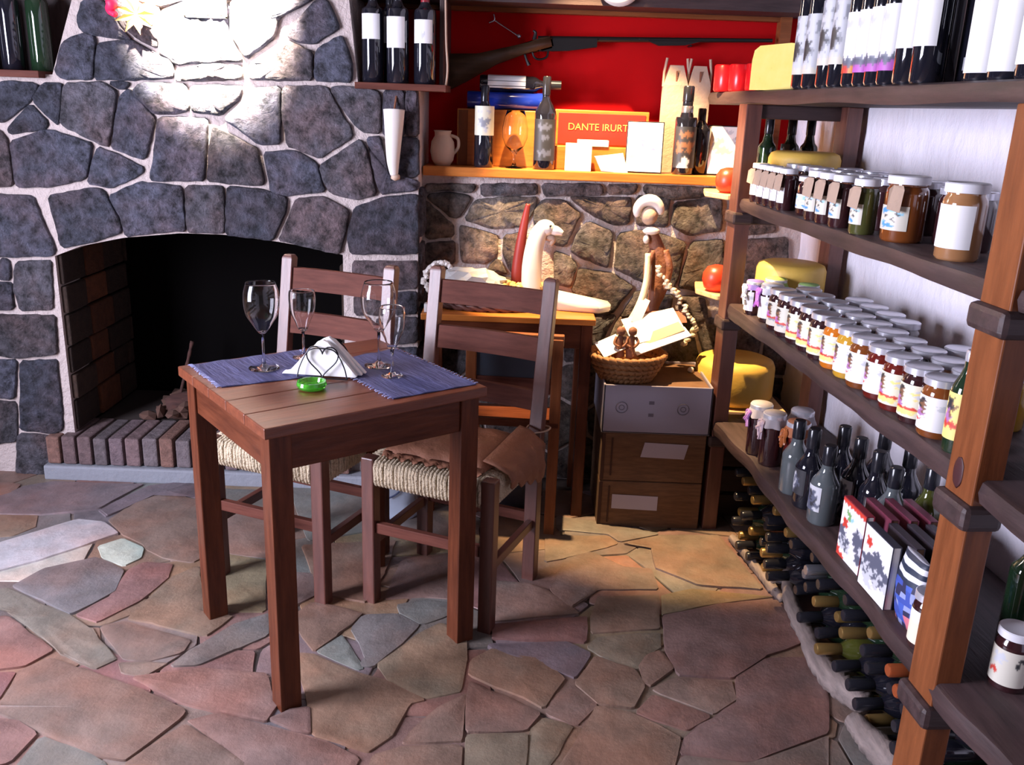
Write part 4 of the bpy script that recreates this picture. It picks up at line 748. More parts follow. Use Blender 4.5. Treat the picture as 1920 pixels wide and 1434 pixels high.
niche_card('framed_card','white framed card with pink pictures, left of tall bottle',.452,.135,.185,RD(12),RD(-6),['wwwwwwwwww','wwwwwwwwww','wwlltttllw','wwltttttlw','wwtlpltplw','wwwtptltlw','wgwwtllplw','wggwwlltww','lggwwwwtww','wwwwwwwwww','wwwwwwwwww','wwwwwwwwww'])
niche_card('framed_card','white framed card with grey landscape, right of tall bottle',.765,.150,.180,RD(12),RD(-3),['wwwwwwwwww','wwwwllwwww','wwllwwwggl','wlgglwlggg','wggwlllwww','lgggglwwww','llggggllll','wwwwwwwwww','wwwwwwwwww','wwwwwwwwww','wwwwwwwwww','wwwwwwwwww'],3.43)
tag(obj('white_packet',BX(.165,.260,3.385,3.425,SZ,SZ+.098,.002),'white'),'upright white paper packet in front of the red box','packet')
tag(obj('folded_paper',BX(.21,.325,3.445,3.485,SZ+.086,SZ+.110,.002),'white'),'flat white folded paper lying on the wooden box rim','paper')
bm=NB(); a=[bm.verts.new(q) for q in ((.270,3.40,SZ+.055),(.300,3.39,SZ+.030),(.325,3.40,SZ+.062),(.345,3.385,SZ+.001),(.375,3.40,SZ+.07),(.395,3.385,SZ+.001),(.30,3.41,SZ+.001),(.36,3.43,SZ+.03))]
for f in ((0,1,2),(1,3,2),(2,3,4),(3,5,4),(1,6,3),(2,4,7),(0,2,7),(6,1,0),(6,0,7),(3,6,5),(5,6,7),(4,5,7)): bm.faces.new([a[i] for i in f])
tag(obj('paper_crane',bm,'white'),'white folded paper bird beside the pink-picture card','paper ornament')
# kraft-paper bottle sleeves
for x,lab,w_ in ((.568,'pointed kraft paper sleeve behind the tall dark bottle',.044),(.655,'pointed kraft paper sleeve at right, beside the red lid',.041)):
    t=thing('paper_sleeve',lab,'paper sleeve',(x,3.55,SZ),0,'kraft sleeves behind the bottles')
    bm=NB(); rings=[[bm.verts.new((sx*w_*k_,sy*.028*k2,z)) for sx,sy in ((-1,-1),(1,-1),(1,1),(-1,1))] for k_,k2,z in ((1,1,0),(1,1,.315),(.55,.5,.385))]
    for a,b in zip(rings,rings[1:]):
        for i in range(4): bm.faces.new((a[i],a[(i+1)%4],b[(i+1)%4],b[i]))
    bm.faces.new(rings[0]); bm.faces.new(rings[-1][::-1]); obj('sleeve_body',bm,'kraft',t)
    obj('slit',BX(-.003,.003,-.0255,-.021,.325,.365),'brownfig',t)
    for sx in (-1,1): obj('handle_strip',TB([(sx*w_,0,.31),(sx*w_*1.02,-.006,.36),(sx*w_*.85,-.008,.41)],.005,6),'kraft',t)
# rifle
t=thing('hunting_rifle','old dark rifle hanging across the red wall','rifle',(0,3.585,0))
def xz(a): return [(x,0,z) for x,z in a]
bm=NB(); prism(bm,[(-.30,1.49),(-.30,1.63),(-.17,1.635),(-.02,1.665),(.05,1.695),(.10,1.705),(.11,1.665),(.06,1.650),(.0,1.645),(-.10,1.60),(-.22,1.53)],-.02,.02); bm.transform(Matrix.Rotation(pi/2,4,'X')); bmesh.ops.bevel(bm,geom=bm.edges[:],offset=.006,segments=2,affect='EDGES'); obj('stock',bm,wood('gun_stock',(.05,.025,.012),(.10,.055,.03),'x',.4),t,'all')
bm=NB(); prism(bm,[(.05,1.650),(.05,1.692),(.27,1.702),(.27,1.672),(.16,1.655)],-.014,.014); bm.transform(Matrix.Rotation(pi/2,4,'X')); obj('forestock',bm,'gun',t)
obj('barrel',TB(xz([(.05,1.694),(.5,1.706),(.92,1.718)]),[.011,.009,.007],10),'gun',t,True)
obj('hammer',ST(xz([(.035,1.69),(.04,1.715),(.03,1.722)]),[.008,.006,.004],8,4),'gun',t,True)
obj('trigger_guard',ST(xz([(.03,1.650),(.04,1.628),(.06,1.622),(.085,1.632),(.09,1.652)]),[.004]*5,6,5),'gun',t,True)
obj('lever',ST(xz([(.0,1.645),(.01,1.62),(.02,1.60)]),[.005,.005,.008],6,4),'gun',t,True)
bm=NB(); prism(bm,[(.46,1.700),(.50,1.685),(.60,1.690),(.66,1.706)],-.01,.01); bm.transform(Matrix.Rotation(pi/2,4,'X')); obj('barrel_band',bm,'gun',t)
for x in (.0,.62): bm=TB([(x,.0,1.69-.02*(x<.3)),(x,.06,1.69-.02*(x<.3))],.004,6); obj('wall_hook',bm,'iron',t)
t=thing('riding_spur','small metal spur hanging on the red wall above rifle','spur',(0,3.60,0))
obj('shank',TB(xz([(-.115,1.755),(-.09,1.74),(-.055,1.72),(-.02,1.70)]),[.003,.0025,.002,.003],6),'capsilver',t,True)
bm=NB(); blob(bm,(-.022,0,1.702),.010,.006,.008,.2,1); obj('rowel',bm,'capsilver',t); obj('yoke',ST(xz([(-.135,1.745),(-.115,1.755),(-.118,1.775)]),[.003]*3,6,4),'capsilver',t,True)
# plate on the lintel
bm=LT([(0,0),(.05,.0),(.078,.008),(.080,.011),(.05,.006),(0,.004)],32); bm.transform(Matrix.Rotation(pi/2,4,'X')); tag(obj('white_plate',bm,'bone',None,'all',(0.324,3.410,1.876)),'white plate hanging on the dark lintel above the rifle','plate')
# ---------------- hood shelves with wine ----------------
bm=NB(); box(bm,-.575,-.262,3.235,3.45,1.490,1.512,.002); t=thing('bottle_shelf','short reddish wooden bottle shelf right of the chimney hood','shelf'); obj('board',bm,'cwx',t)
obj('side_board',BX(-.292,-.277,3.30,3.62,1.512,1.95,.002),'dwz',t); obj('edge_cord',ST([(-.272,3.30,1.49),(-.262,3.29,1.56),(-.268,3.29,1.66),(-.272,3.29,1.8)],[.004]*4,6,5),'kraft',t,True)
for x,y,hh,lab,art in ((-.520,3.30,(.47,.74),'wine bottle with wide white label, leftmost of three on hood shelf',['wwwwwwww']*3+['wwwwwwww']),(-.432,3.275,(.38,.71),'wine bottle with tall white label, middle of three on hood shelf',['wwwwwwww']*4),(-.340,3.285,(.44,.69),'wine bottle with small white label, rightmost of three on hood shelf',['wwwwwwww','wwwwwwww','wwlllwww','wwwwwwww'])):
    bottle('wine_bottle',lab,(x,y,1.512),.038,.30,'bottle','capblack' if x<-.4 else 'capred',art,hh,(pi*1.15,pi*1.75),group='wine bottles beside the hood',sh=.76,nk=.86)
bottle('wine_bottle','dark bottle half hidden behind the leftmost white-labelled bottle',(-.475,3.40,1.512),.038,.30,'bottle','capblack',['llllllll']*3,(.45,.74),(pi*1.2,pi*1.8),group='wine bottles beside the hood',sh=.76,nk=.86)
t=thing('bottle_shelf','short reddish wooden bottle shelf at the left edge, beside hood','shelf'); obj('board',BX(-2.1,-1.655,3.235,3.44,1.487,1.510,.002),'cwx',t)
for x,y,m_,lab in ((-1.955,3.30,'bottle','dark wine bottle at the left picture edge on hood shelf'),(-1.865,3.29,'bottle','dark glossy wine bottle nearest the left end of the hood shelf front'),(-1.775,3.31,'bottle','dark red wine bottle on the left hood shelf, right of glossy one'),(-1.69,3.34,'green','dim greenish bottle beside the hood stones on left shelf')):
    bottle('wine_bottle',lab,(x,y,1.510),.037,.31,m_,'capblack',None,group='bottles on the left hood shelf',sh=.72,nk=.84)
# horn / bone
t=thing('hanging_horn','long white bone hanging on the chimney stones beside the niche','horn',(-.44,3.235,0))
obj('bone_shaft',ST([(0,0,1.425),(.0,-.004,1.38),(-.002,-.006,1.31),(-.003,-.004,1.25),(.0,0,1.205)],[.038,.034,.028,.022,.013],14,6),'bone',t,'all'); bm=NB(); blob(bm,(.004,0,1.20),.016,.014,.014,.15,2); obj('bone_tip',bm,'clay',t,'all')
obj('hanging_cord',TB([(0,.0,1.42),(.004,.02,1.46),(.004,.035,1.475)],.004,6),'brownfig',t)
# hood decorations
t=thing('framed_picture','thin picture frame hanging high on the bright chimney hood','picture frame',(-1.075,3.256,1.70))
bm=NB(); box(bm,-.075,.07,-.003,.003,0,.006); box(bm,.064,.07,-.003,.003,0,.30); box(bm,-.075,-.069,-.003,.003,0,.30); box(bm,-.075,.07,-.003,.003,.294,.30); obj('frame',bm,'clay',t); obj('picture',BX(-.066,.061,-.002,.004,.01,.29),'white',t)
t=thing('dried_flower_ornament','dried star flower with pink ribbon on the chimney hood','ornament',(-1.30,3.235,1.70))
bm=NB(); random.seed(31)
for i in range(9):
    a=2*pi*i/9; c=cos(a); s_=sin(a); vs=[bm.verts.new(q) for q in ((.0,-.01,0),(.03*c-.012*s_,-.022,.03*s_+.012*c),(.075*c,-.018,.065*s_),(.03*c+.012*s_,-.022,.03*s_-.012*c),(.03*c,.0,.03*s_))]
    bm.faces.new(vs[:4]); bm.faces.new((vs[0],vs[4],vs[1])); bm.faces.new((vs[1],vs[4],vs[2])); bm.faces.new((vs[2],vs[4],vs[3])); bm.faces.new((vs[3],vs[4],vs[0]))
obj('petals',bm,'nuts',t)
obj('ribbon',ST([(-.12,-.015,.13),(-.10,-.03,.09),(-.085,-.02,.06),(-.07,-.03,.03),(-.085,-.02,.01),(-.06,-.03,-.005)],[.012,.018,.013,.020,.012,.010],8,5),'pink',t,'all')
# ---------------- shelf rack ----------------
rk=thing('shelf_rack','large rustic wooden shelf rack of planks and square posts along white wall','shelf',(.72,2.93,0),RZ)
Y=lambda y:y-2.93
for off,y0,y1,sfx in ((-.004,1.490,1.580,0),(-.004,2.99,3.07,1)):
    obj('post',BX(off,off+.052,Y(y0),Y(y1),0,1.484 if sfx else 1.485,.003),'owz' if not sfx else 'cwz',rk)
for y0,y1 in ((1.5,1.58),(2.95,3.03)): obj('post',BX(.31,.36,Y(y0),Y(y1),0,1.485,.003),'cwz',rk)
random.seed(14)
def plank(y0,y1,z0,z1,wv=.008,x0=.004,x1=.372,mat='dwy'):
    bm=NB(); n=60; rows=[]; ph=random.uniform(0,6)
    for i in range(n+1):
        y=y0+(y1-y0)*i/n; e=wv*sin(i*.31+ph)+wv*.6*sin(i*.83+ph)+random.uniform(-.001,.001); zz=.003*sin(i*.4+ph)
        rows.append([bm.verts.new(q) for q in ((x0+e+.004,y,z0+zz),(x0+e-.002,y,(z0+z1)/2),(x0+e+.003,y,z1-.004),(x0+e+.010,y,z1),(x1,y,z1),(x1,y,z0))])
    for a,b in zip(rows,rows[1:]):
        for k in range(6): bm.faces.new((a[k],a[(k+1)%6],b[(k+1)%6],b[k]))
    bm.faces.new(rows[0]); bm.faces.new(rows[-1][::-1]); obj('plank',bm,mat,rk,True)
plank(Y(.95),Y(3.47),1.485,1.525,.002); plank(Y(.95),Y(3.09),1.150,1.190,.003); plank(Y(.95),Y(3.09),.795,.842,.004); plank(Y(.95),Y(3.09),.372,.420,.007)
plank(Y(.95),Y(1.44),.065,.100,.002,.03,.37,'gwy')
for z in (1.440,1.105,.750,.325):
    for y0,y1 in ((1.505,1.565),(3.0,3.06)): obj('cross_beam',BX(.048,.372,Y(y0),Y(y1),z,z+.044,.004),'dwx',rk)
for z in (1.100,.742,.318,.02):
    bm=NB(); box(bm,-.020,.058,Y(1.478),Y(1.592),z,z+.050,.012); obj('joint_wrap',bm,'dwx',rk)
    if z>.1: bm=NB(); box(bm,-.014,.056,Y(2.983),Y(3.078),z+.005,z+.045,.008); obj('joint_wrap',bm,'dwx',rk)
bm=NB(); blob(bm,(-.0045,Y(1.545),.835),.0025,.016,.030,.05,3); obj('wood_knot',bm,nmat('knot',(.05,.012,.014),.5),rk,'all')
# pale corner boards beyond the rack
for z,lab in ((1.170,'small pale corner board holding the upper red wax cheese'),(.822,'small pale corner board holding the lower red wax cheese')):
    bm=NB(); prism(bm,[(.655,3.24),(.71,3.13),(.98,3.11),(1.04,3.39),(.68,3.395)],z,z+.018); bmesh.ops.bevel(bm,geom=bm.edges[:],offset=.003,segments=1,affect='EDGES'); tag(obj('corner_board',bm,'palewood'),lab,'shelf')
for (x,y,z),r_,lab in (((.730,3.215,1.188),.048,'orange-red round wax cheese on the upper corner board'),((.722,3.215,.840),.052,'orange-red round wax cheese on the lower corner board')):
    bm=LT([(0,0),(r_*.55,0),(r_*.85,r_*.25),(r_,r_*.8),(r_*.95,r_*1.25),(r_*.7,r_*1.65),(r_*.3,r_*1.8),(0,r_*1.78)],28,(x,y,z)); tag(obj('wax_cheese',bm,'redwax',None,'all'),lab,'cheese')
def wheel(R_,H,label,loc,rz=0):
    c=.022; t=obj('round_cheese',LT([(0,0),(R_-c,0),(R_-c*.3,c*.3),(R_,c),(R_,H-c),(R_-c*.3,H-c*.3),(R_-c,H),(0,H)],40),'cheese',None,'all',loc); return tag(t,label,'cheese','cheeses at the far end of the rack')
wheel(.112,.155,'tall yellow cheese wheel at the far end of second shelf',RK(.190,2.970,1.190))
wheel(.112,.150,'big yellow cheese wheel behind the ribboned jars on middle shelf',RK(.190,2.965,.842))
# crate behind rack with cheese
t=thing('wooden_crate','dark wooden crate standing behind the far rack post','crate',(.885,3.235,0))
bm=NB()
for z in (0,.10,.20,.30): box(bm,-.15,.15,-.125,-.11,z+.004,z+.09,.002); box(bm,-.15,-.135,-.11,.125,z+.004,z+.09,.002)
box(bm,-.15,.15,-.125,.125,.392,.405,.002); box(bm,.135,.15,-.11,.125,0,.39); obj('crate_slats',bm,'dwx',t)
tag(obj('cutting_board',BX(.725,1.0,3.095,3.36,.406,.424,.003),'palewood'),'thin pale wooden board lying on crate under the large cheese','board')
c=.03; R_,H=.145,.165
tag(obj('round_cheese',LT([(0,0),(R_-c,0),(R_-c*.3,c*.3),(R_,c),(R_,H-c),(R_-c*.3,H-c*.3),(R_-c,H),(0,H)],40),'cheese',None,'all',(.83,3.245,.425)),'large golden cheese wheel on the board beyond the far post','cheese','cheeses at the far end of the rack')
# half cheese on the top shelf
bm=NB(); R_=.085; pr=[(-R_,0)]+[(-R_,.085),(-R_*.93,.115),(-R_*.7,.128),(R_*.6,.133),(R_,.130),(R_,0)]
a=[bm.verts.new((x,0,z)) for x,z in pr]; b=[bm.verts.new((x*.95,.09,z*.97)) for x,z in pr]; n=len(a); bm.faces.new(a); bm.faces.new(b[::-1])
for i in range(n): bm.faces.new((a[i],b[i],b[(i+1)%n],a[(i+1)%n]))
o=obj('cheese_half',bm,'cheesecut',None,False,RK(.03,2.88,1.525)); o.rotation_euler=(0,0,RD(-52)); tag(o,'yellow cut cheese with holes on top shelf left of the bottles','cheese')
for x,y,lab in ((.02,3.33,'leftmost red candle cup on the far end of top shelf'),(.045,3.24,'middle red candle cup on the far end of top shelf'),(.07,3.14,'rightmost red candle cup beside the yellow cut cheese')):
    t=thing('candle_cup',lab,'candle',RK(x,y,1.525),0,'red candle cups on the top shelf'); bm=LT([(0,0),(.036,0),(.040,.006),(.041,.085),(.036,.090),(.032,.080),(0,.078)],24); obj('cup',bm,'redcup',t,'all'); obj('wick',TB([(0,0,.078),(.001,0,.088)],.0012,5),'black',t)
# ---------------- goods on the rack ----------------
def K(*rows): return list(rows)
FIG=K('cccccccccc','ccckkccccc','cckkncccll','ccknnccyyl','cckkncccll','cccpncccyc','ccppnccccl','ccpppccccc','cccppccccc','crrrrrrrrc','cyyyyyyyyc','ccyyyyyycc','cccccccccc')
FIG2=K('tttttttttt','tttkkttttt','ttkknttttt','ttknntttll','ttkknttttt','tttmnttttt','ttmmnttttt','ttmmmttttt','trrrrrrrrt','ttttgggttt','tttttttttt','tttttttttt','tttttttttt')
FIG3=K('wwwwwwwwww','wwwkkwwwww','wwkknwwwww','wwknnwwwll','wwkknwwwll','wwwpnwwwww','wwppnwwwww','wwpppwwwww','wwwwwwwwww','wrrrwwwwww','wwwwwwwwww','wwwwwwwwww','wwwwwwwwww')
SIDE=(pi*.62,pi*1.38)
def jar(label,R_,H,cont,art=FIG,lid='lid',lz=(.12,.70),la=SIDE,group=None,name='jam_jar'):
    t=thing(name,label,'jar',(0,0,-5),RZ,group)
    obj('jar_body',LT([(0,0),(R_*.9,0),(R_,.006),(R_,H*.72),(R_*.96,H*.79),(R_*.84,H*.84),(R_*.84,H*.87),(0,H*.87)],24),cont,t,True)
    obj('lid',LT([(R_*.90,H*.87),(R_*.985,H*.875),(R_*.985,H*.985),(R_*.92,H),(R_*.84,H*.992),(0,H*.995)],26),lid,t,True)
    if art: obj('paper_label',label_bm(R_,H*lz[0],H*lz[1],la[0],la[1],art),'paint',t,'all')
    return t
ORD=['first','second','third','fourth','fifth','sixth','seventh','eighth','ninth','tenth','eleventh','twelfth','thirteenth','fourteenth','fifteenth','sixteenth','seventeenth','eighteenth']
JR,JH=.0385,.122
protos={}
def jarproto(cont,art,key,R_=JR,H=JH,**k):
    if (cont,key,R_) not in protos: protos[(cont,key,R_)]=[jar('x',R_,H,cont,art,**k),False]
    return protos[(cont,key,R_)]
def put(pr,loc,rz,label,group):
    if not pr[1]: pr[1]=True; t=pr[0]; t.location=loc; t.rotation_euler=(0,0,rz); t['label']=label; t['group']=group; return t
    return dup(pr[0],loc,rz,label,group)
g3='jam jars on the middle shelf'
cont1=['jam_brown','jam_dark','jam_red','jam_red','jam_brown','jam_yellow','jam_orange','jam_dark','jam_dark','jam_dark','jam_dark','jam_dark','jam_brown']
arts1=[('a',FIG3)]*1+[('b',FIG)]*2+[('a',FIG3)]*3+[('b',FIG)]*4+[('c',FIG2)]*3
cn={'jam_brown':'brown','jam_dark':'dark','jam_red':'red','jam_yellow':'yellow','jam_orange':'orange','jam_caramel':'caramel','jam_green':'green'}
y=1.735
for i in range(12):
    k,a=arts1[i]
    put(jarproto(cont1[i],a,k),RK(.046+random.uniform(-.003,.003),y,.842),RZ+RD(14)+random.uniform(-.1,.15),'%s jam jar, %s from the near post in the front row of middle shelf'%(cn[cont1[i]],ORD[i]),g3); y+=.0825 if i<8 else .080
cont2=['jam_brown','jam_orange','jam_dark','jam_red','jam_brown','jam_dark','jam_dark','jam_red','jam_dark','jam_dark','jam_brown','jam_dark']
y=1.79
for i in range(11):
    k,a=('b',FIG) if i%2 else ('c',FIG2)
    put(jarproto(cont2[i],a,k),RK(.132+random.uniform(-.003,.003),y,.842),RZ+random.uniform(-.3,.3),'%s jam jar, %s from the near post in the second row of middle shelf'%(cn[cont2[i]],ORD[i]),g3); y+=.086
y=1.80
for i,c_ in enumerate(['jam_yellow','jam_orange','jam_brown','jam_red','jam_dark','jam_dark','jam_brown','jam_dark','jam_dark']):
    if i in (3,4): y+=.088; continue
    put(jarproto(c_,FIG,'b'),RK(.220+random.uniform(-.003,.003),y,.842),RZ+random.uniform(-.3,.3),'%s jam jar, place %s from the near post in the back row of middle shelf'%(cn[c_],ORD[i]),g3); y+=.09
# cloth-topped jars at the far end, ribbons
def ribbon_jar(loc,cloth,tail,label,grp,R_=.035,H=.115,cont='jam_dark',art=FIG3):
    t=jar(label,R_,H,cont,art,group=grp,name='ribboned_jar'); t.location=loc
    bm=NB(); n=28; r0=[];r1=[];r2=[]
    for i in range(n):
        a=2*pi*i/n; f_=1+.16*sin(7*a)
        r0.append(bm.verts.new((R_*.9*cos(a),R_*.9*sin(a),H+.002))); r1.append(bm.verts.new((R_*1.0*cos(a),R_*1.0*sin(a),H*.90))); r2.append(bm.verts.new((R_*1.18*f_*cos(a),R_*1.18*f_*sin(a),H*.76)))
    c_=bm.verts.new((0,0,H+.004))
    for i in range(n):
        j=(i+1)%n; bm.faces.new((c_,r0[i],r0[j])); bm.faces.new((r0[i],r1[i],r1[j],r0[j])); bm.faces.new((r1[i],r2[i],r2[j],r1[j]))
    obj('cloth_cover',bm,nmat('cloth_%s'%label[:5],cloth,.8),t,'all')
    if tail:
        bm=NB()
        for i in range(7):
            a=pi*(.7+.6*random.random()); L_=random.uniform(.03,.06); tube(bm,cat([(-R_*1.0,random.uniform(-.015,.015),H*.86),(-R_*1.15,random.uniform(-.02,.02),H*.8),(-R_*1.25,random.uniform(-.025,.025),H*.86-L_)],4),.0045,5)
        obj('ribbon_tails',bm,nmat('ribbon_%s'%label[:5],tail,.4),t)
    return t
ribbon_jar(RK(.052,2.735,.842),(.60,.60,.66),(.50,.15,.60),'jar with white cloth top and magenta ribbon at middle shelf front','ribboned jars on the middle shelf')
ribbon_jar(RK(.10,2.842,.842),(.36,.50,.14),(.55,.60,.30),'jar with green cloth top, second among the ribboned jars','ribboned jars on the middle shelf')
ribbon_jar(RK(.036,2.842,.842+.0),(.22,.16,.50),(.60,.58,.60),'jar with violet cloth top at the far front of middle shelf','ribboned jars on the middle shelf',R_=.029,H=.105)
ribbon_jar(RK(.17,2.755,.842),(.30,.48,.16),None,'jar with plain green cloth top behind the magenta-ribboned jar','ribboned jars on the middle shelf',R_=.033)
# green bottle behind the near post on the middle shelf
bottle('sauce_bottle','green bottle with yellow label right against the near rack post',RK(.042,1.643,.842),.030,.20,'green','lid',K('yyyyyyyy','yykkyyyy','yykknyyy','yypnyyyy','yyppyyyy','rrrrrrrr','yyyyyyyy','yyyyyyyy'),(.14,.60),SIDE,RZ+RD(16),caph=.1,sh=.62,nk=.8)
# jars past the near post
t=jar('jar with yellow figure label right of the near post, at the picture edge',.042,.135,'jam_brown',K('yyyyyyyyyy','yynnkyyyyy','yynnkyyyyy','yymnnyyyyy','yymmyyyyyy','yyttyyyyyy','rrrrrrrrrr','yyyyyyyyyy','yyyyyyyyyy'),group='jars beyond the near post',la=(pi*.8,pi*1.75)); t.location=RK(.055,1.375,.842)
t=jar('white-lidded dark jar right of the near post on the lower shelf',.034,.125,'jam_dark',K('tttttttttt','ttllltttkt','ttlltttktt','tttttttttt','trrttttttt','tttttttttt','tttttttttt'),lid='lidw',group='jars beyond the near post',la=(pi*.85,pi*1.6)); t.location=RK(.135,1.535-.035,.420)
t=bottle('wine_bottle','dark bottle standing behind the white-lidded jar beyond near post',RK(.22,1.62,.420),.036,.29,'green','capcopper',None,group='bottles on the lower shelf',rz=RZ)
t=thing('preserve_jar','brown reddish ribbed preserve jar, upper of stack at lower right corner','jar',RK(.235,1.36,.160),RZ,'ribbed preserve jars in the lower right corner')
bmj=lambda: LT([(0,0),(.040,0),(.046,.01),(.042,.02),(.047,.03),(.042,.042),(.044,.055),(.034,.062),(0,.062)],24)
obj('jar_body',bmj(),'jam_brown',t,'all')
t=thing('preserve_jar','brown reddish ribbed preserve jar, lower of stack at lower right corner','jar',RK(.235,1.36,.100),RZ,'ribbed preserve jars in the lower right corner')
obj('jar_body',bmj(),'jam_red',t,'all')
# --- second shelf: tagged jars ---
BL=K('wwwwwwww','wsswwssw','wsswwssw','wwwlwwww','wlwwwlww','wwwwwwww','wbbwwbbw','wwwwwwww')
BL2=K('tttttttt','tbbbsttt','tbtttkst','ttkttttt','ttttkttt','tsbttttt','ttbbbttt','tttttttt')
def tagjar(label,loc,R_,H,cont,art,tagged=True,rz=0,lid='lidw'):
    t=jar(label,R_,H,cont,art,lid=lid,group='tagged jars on the second shelf',la=(pi*.75,pi*1.30),lz=(.18,.55)); t.location=loc; t.rotation_euler=(0,0,RZ+rz)
    if tagged:
        a=pi*1.0; bm=NB(); x=-R_*1.03
        vs=[(x-.002,-.012,H*.86),(x-.002,.010,H*.86),(x-.006,.017,H*.80),(x-.010,.015,H*.50),(x-.010,-.015,H*.46),(x-.006,-.017,H*.80)]
        f=bm.faces.new([bm.verts.new(q) for q in vs]); e=bmesh.ops.extrude_face_region(bm,geom=[f]); bmesh.ops.translate(bm,verts=[v for v in e['geom'] if isinstance(v,bmesh.types.BMVert)],vec=(-.0012,0,0))
        bm.transform(Matrix.Rotation(RD(18),4,'Z')); obj('kraft_tag',bm,'kraft',t); obj('string_tie',TB([(R_*.89*cos(q),R_*.89*sin(q),H*.85) for q in [2*pi*i/20 for i in range(20)]],.0014,5,True),'brownfig',t)
    return t
z2=1.190
for i,y in enumerate((2.905,2.845,2.785,2.725,2.665)):
    tagjar('small kraft-tagged jar, %s from the far post on second shelf'%ORD[i],RK(.033,y,z2),.026,.118,'jam_dark',['wwwwwwww']*2+['wwwllwww']+['wwwwwwww']*3)
tagjar('wide dark jar pair label with blue marks and white lid, untagged',RK(.062,2.545,z2),.043,.105,'jam_dark',BL,False,RD(10))
for i,(y,c_,o_) in enumerate(((2.435,'jam_dark',.030),(2.365,'jam_dark',.032),(2.285,'jam_dark',.034),(2.165,'jam_green',.034))):
    tagjar('kraft-tagged jar with blue label, %s after the wide untagged jar'%ORD[i],RK(o_,y,z2),.030,.128,c_,BL2,True,RD(6))
tagjar('large amber honey jar with blue and white label and kraft tag',RK(.075,2.055,z2),.046,.145,'jam_brown',BL2,True,RD(20))
t=jar('tall caramel jar with big white label standing alone by near post',.042,.150,'jam_caramel',K('wwwwwwwwww','wwwwwwwwww','wwwwwwwwww','wwwwwwwwww','wwwwwwwwww'),lid='lidw',lz=(.16,.72),la=(pi*.75,pi*1.50),group='jars on the second shelf'); t.location=RK(.062,1.800,z2)
pr=jarproto('jam_dark',None,'n',.036,.125,lid='lid')
for i,(o_,y) in enumerate(((.115,2.815),(.118,2.735),(.120,2.655),(.145,2.560),(.130,2.46),(.125,2.37),(.125,2.26),(.125,2.17),(.205,2.66),(.225,2.55),(.21,2.42),(.205,2.31),(.20,2.20),(.165,2.02),(.165,1.93))):
    put(pr,RK(o_,y,z2),RZ,'dark unlabelled jar behind the tagged ones on second shelf, %s from far post'%ORD[i],'back-row jars on the second shelf')
# bottles at the far end of the second shelf, on the cheese
for i,(o_,y) in enumerate(((.285,3.19),(.21,3.16),(.25,3.27),(.14,3.18))):
    bottle('vinegar_bottle','small dark green bottle behind the tall cheese wheel, %s from the wall'%ORD[i],RK(o_,y,1.188),.030,.255,'green','capblack',K('kkkkkk','kdsldk','kslskk','kkdkkk') if i==1 else None,(.45,.68),SIDE,RZ,group='green bottles behind the cheese')
o=obj('spice_box',BX(-.02,.02,-.02,.02,0,.19,.002),nmat('dark_red_box',(.12,.01,.01),.4),None,False,RK(.055,3.175,1.188)); o.rotation_euler=(0,0,RZ); tag(o,'dark red slim box behind the far post on the second shelf','box')
# --- top shelf bottles ---
DEER=K('lgglll','gkgllg','lglllg','llglll','lkkkll','lkkkgl','lkkgll','llllll','tttttt')
WP=K('wwwwww','wlllww','wwwwww','wwwwww','wwwwww','wwwwww','wwwwww')
WV=K('wwwwww','wlllww','wwwwww','wwwwww','wwwwww','wwwwww','dddddd','mmmmmm')
WR=K('wwwwww','wlllww','wwwwww','wwwwww','wwwwww','wwwwww','dddddd','oorroo')
z1=1.525
tops=[(.030,2.640,DEER,(.12,.62),'grey deer-label bottle nearest the cut cheese on top shelf',.031),
(.032,2.572,DEER,(.12,.62),'grey deer-label bottle, second from the cut cheese',.031),
(.034,2.480,DEER,(.18,.70),'taller-labelled grey deer bottle, third from the cut cheese',.031),
(.036,2.412,DEER,(.18,.70),'taller-labelled grey deer bottle, fourth from the cut cheese',.031),
(.034,2.325,WR,(.10,.56),'white-label bottle with an orange band on top shelf',.029),
(.034,2.262,WV,(.10,.56),'white-label bottle with violet band, left of three on top shelf',.029),
(.034,2.199,WV,(.10,.56),'white-label bottle with violet band, middle of three on top shelf',.029),
(.034,2.136,WV,(.10,.56),'white-label bottle with violet band, right of three on top shelf',.029),
(.038,2.058,WP,(.24,.78),'bottle with tall white label and grey foot band, left of pair',.034),
(.038,1.983,WP,(.24,.78),'bottle with tall white label and grey foot band, right of pair',.034),
(.052,1.80,WP,(.05,.66),'bottle with slanted white label near the right end, first of pair',.034),
(.052,1.722,WP,(.05,.66),'bottle with slanted white label near the right end, second of pair',.034),
(.052,1.640,WP,(.08,.66),'white-labelled bottle at the right picture edge of top shelf',.034)]
for o_,y,a,lz,lab,R_ in tops:
    bottle('oil_bottle',lab,RK(o_,y,z1),R_,.30,'bottle','capblack',a,lz,(pi*.68,pi*1.40),RZ+RD(8),group='bottles on the top shelf',sh=.80 if R_<.033 else .84,nk=.90)
for i,(o_,y) in enumerate(((.12,2.60),(.12,2.50),(.12,2.40),(.12,2.29),(.12,2.20),(.12,2.10),(.13,1.97),(.105,1.90),(.16,1.86),(.15,1.76))):
    bottle('oil_bottle','dark bottle in the back row of top shelf, %s from the cut cheese'%ORD[i],RK(o_,y,z1),.036,.31,'bottle','capblack',['gggggg'] *2 if i==7 else None,(.08,.16),SIDE,RZ,group='back-row bottles on the top shelf',sh=.76,nk=.87)
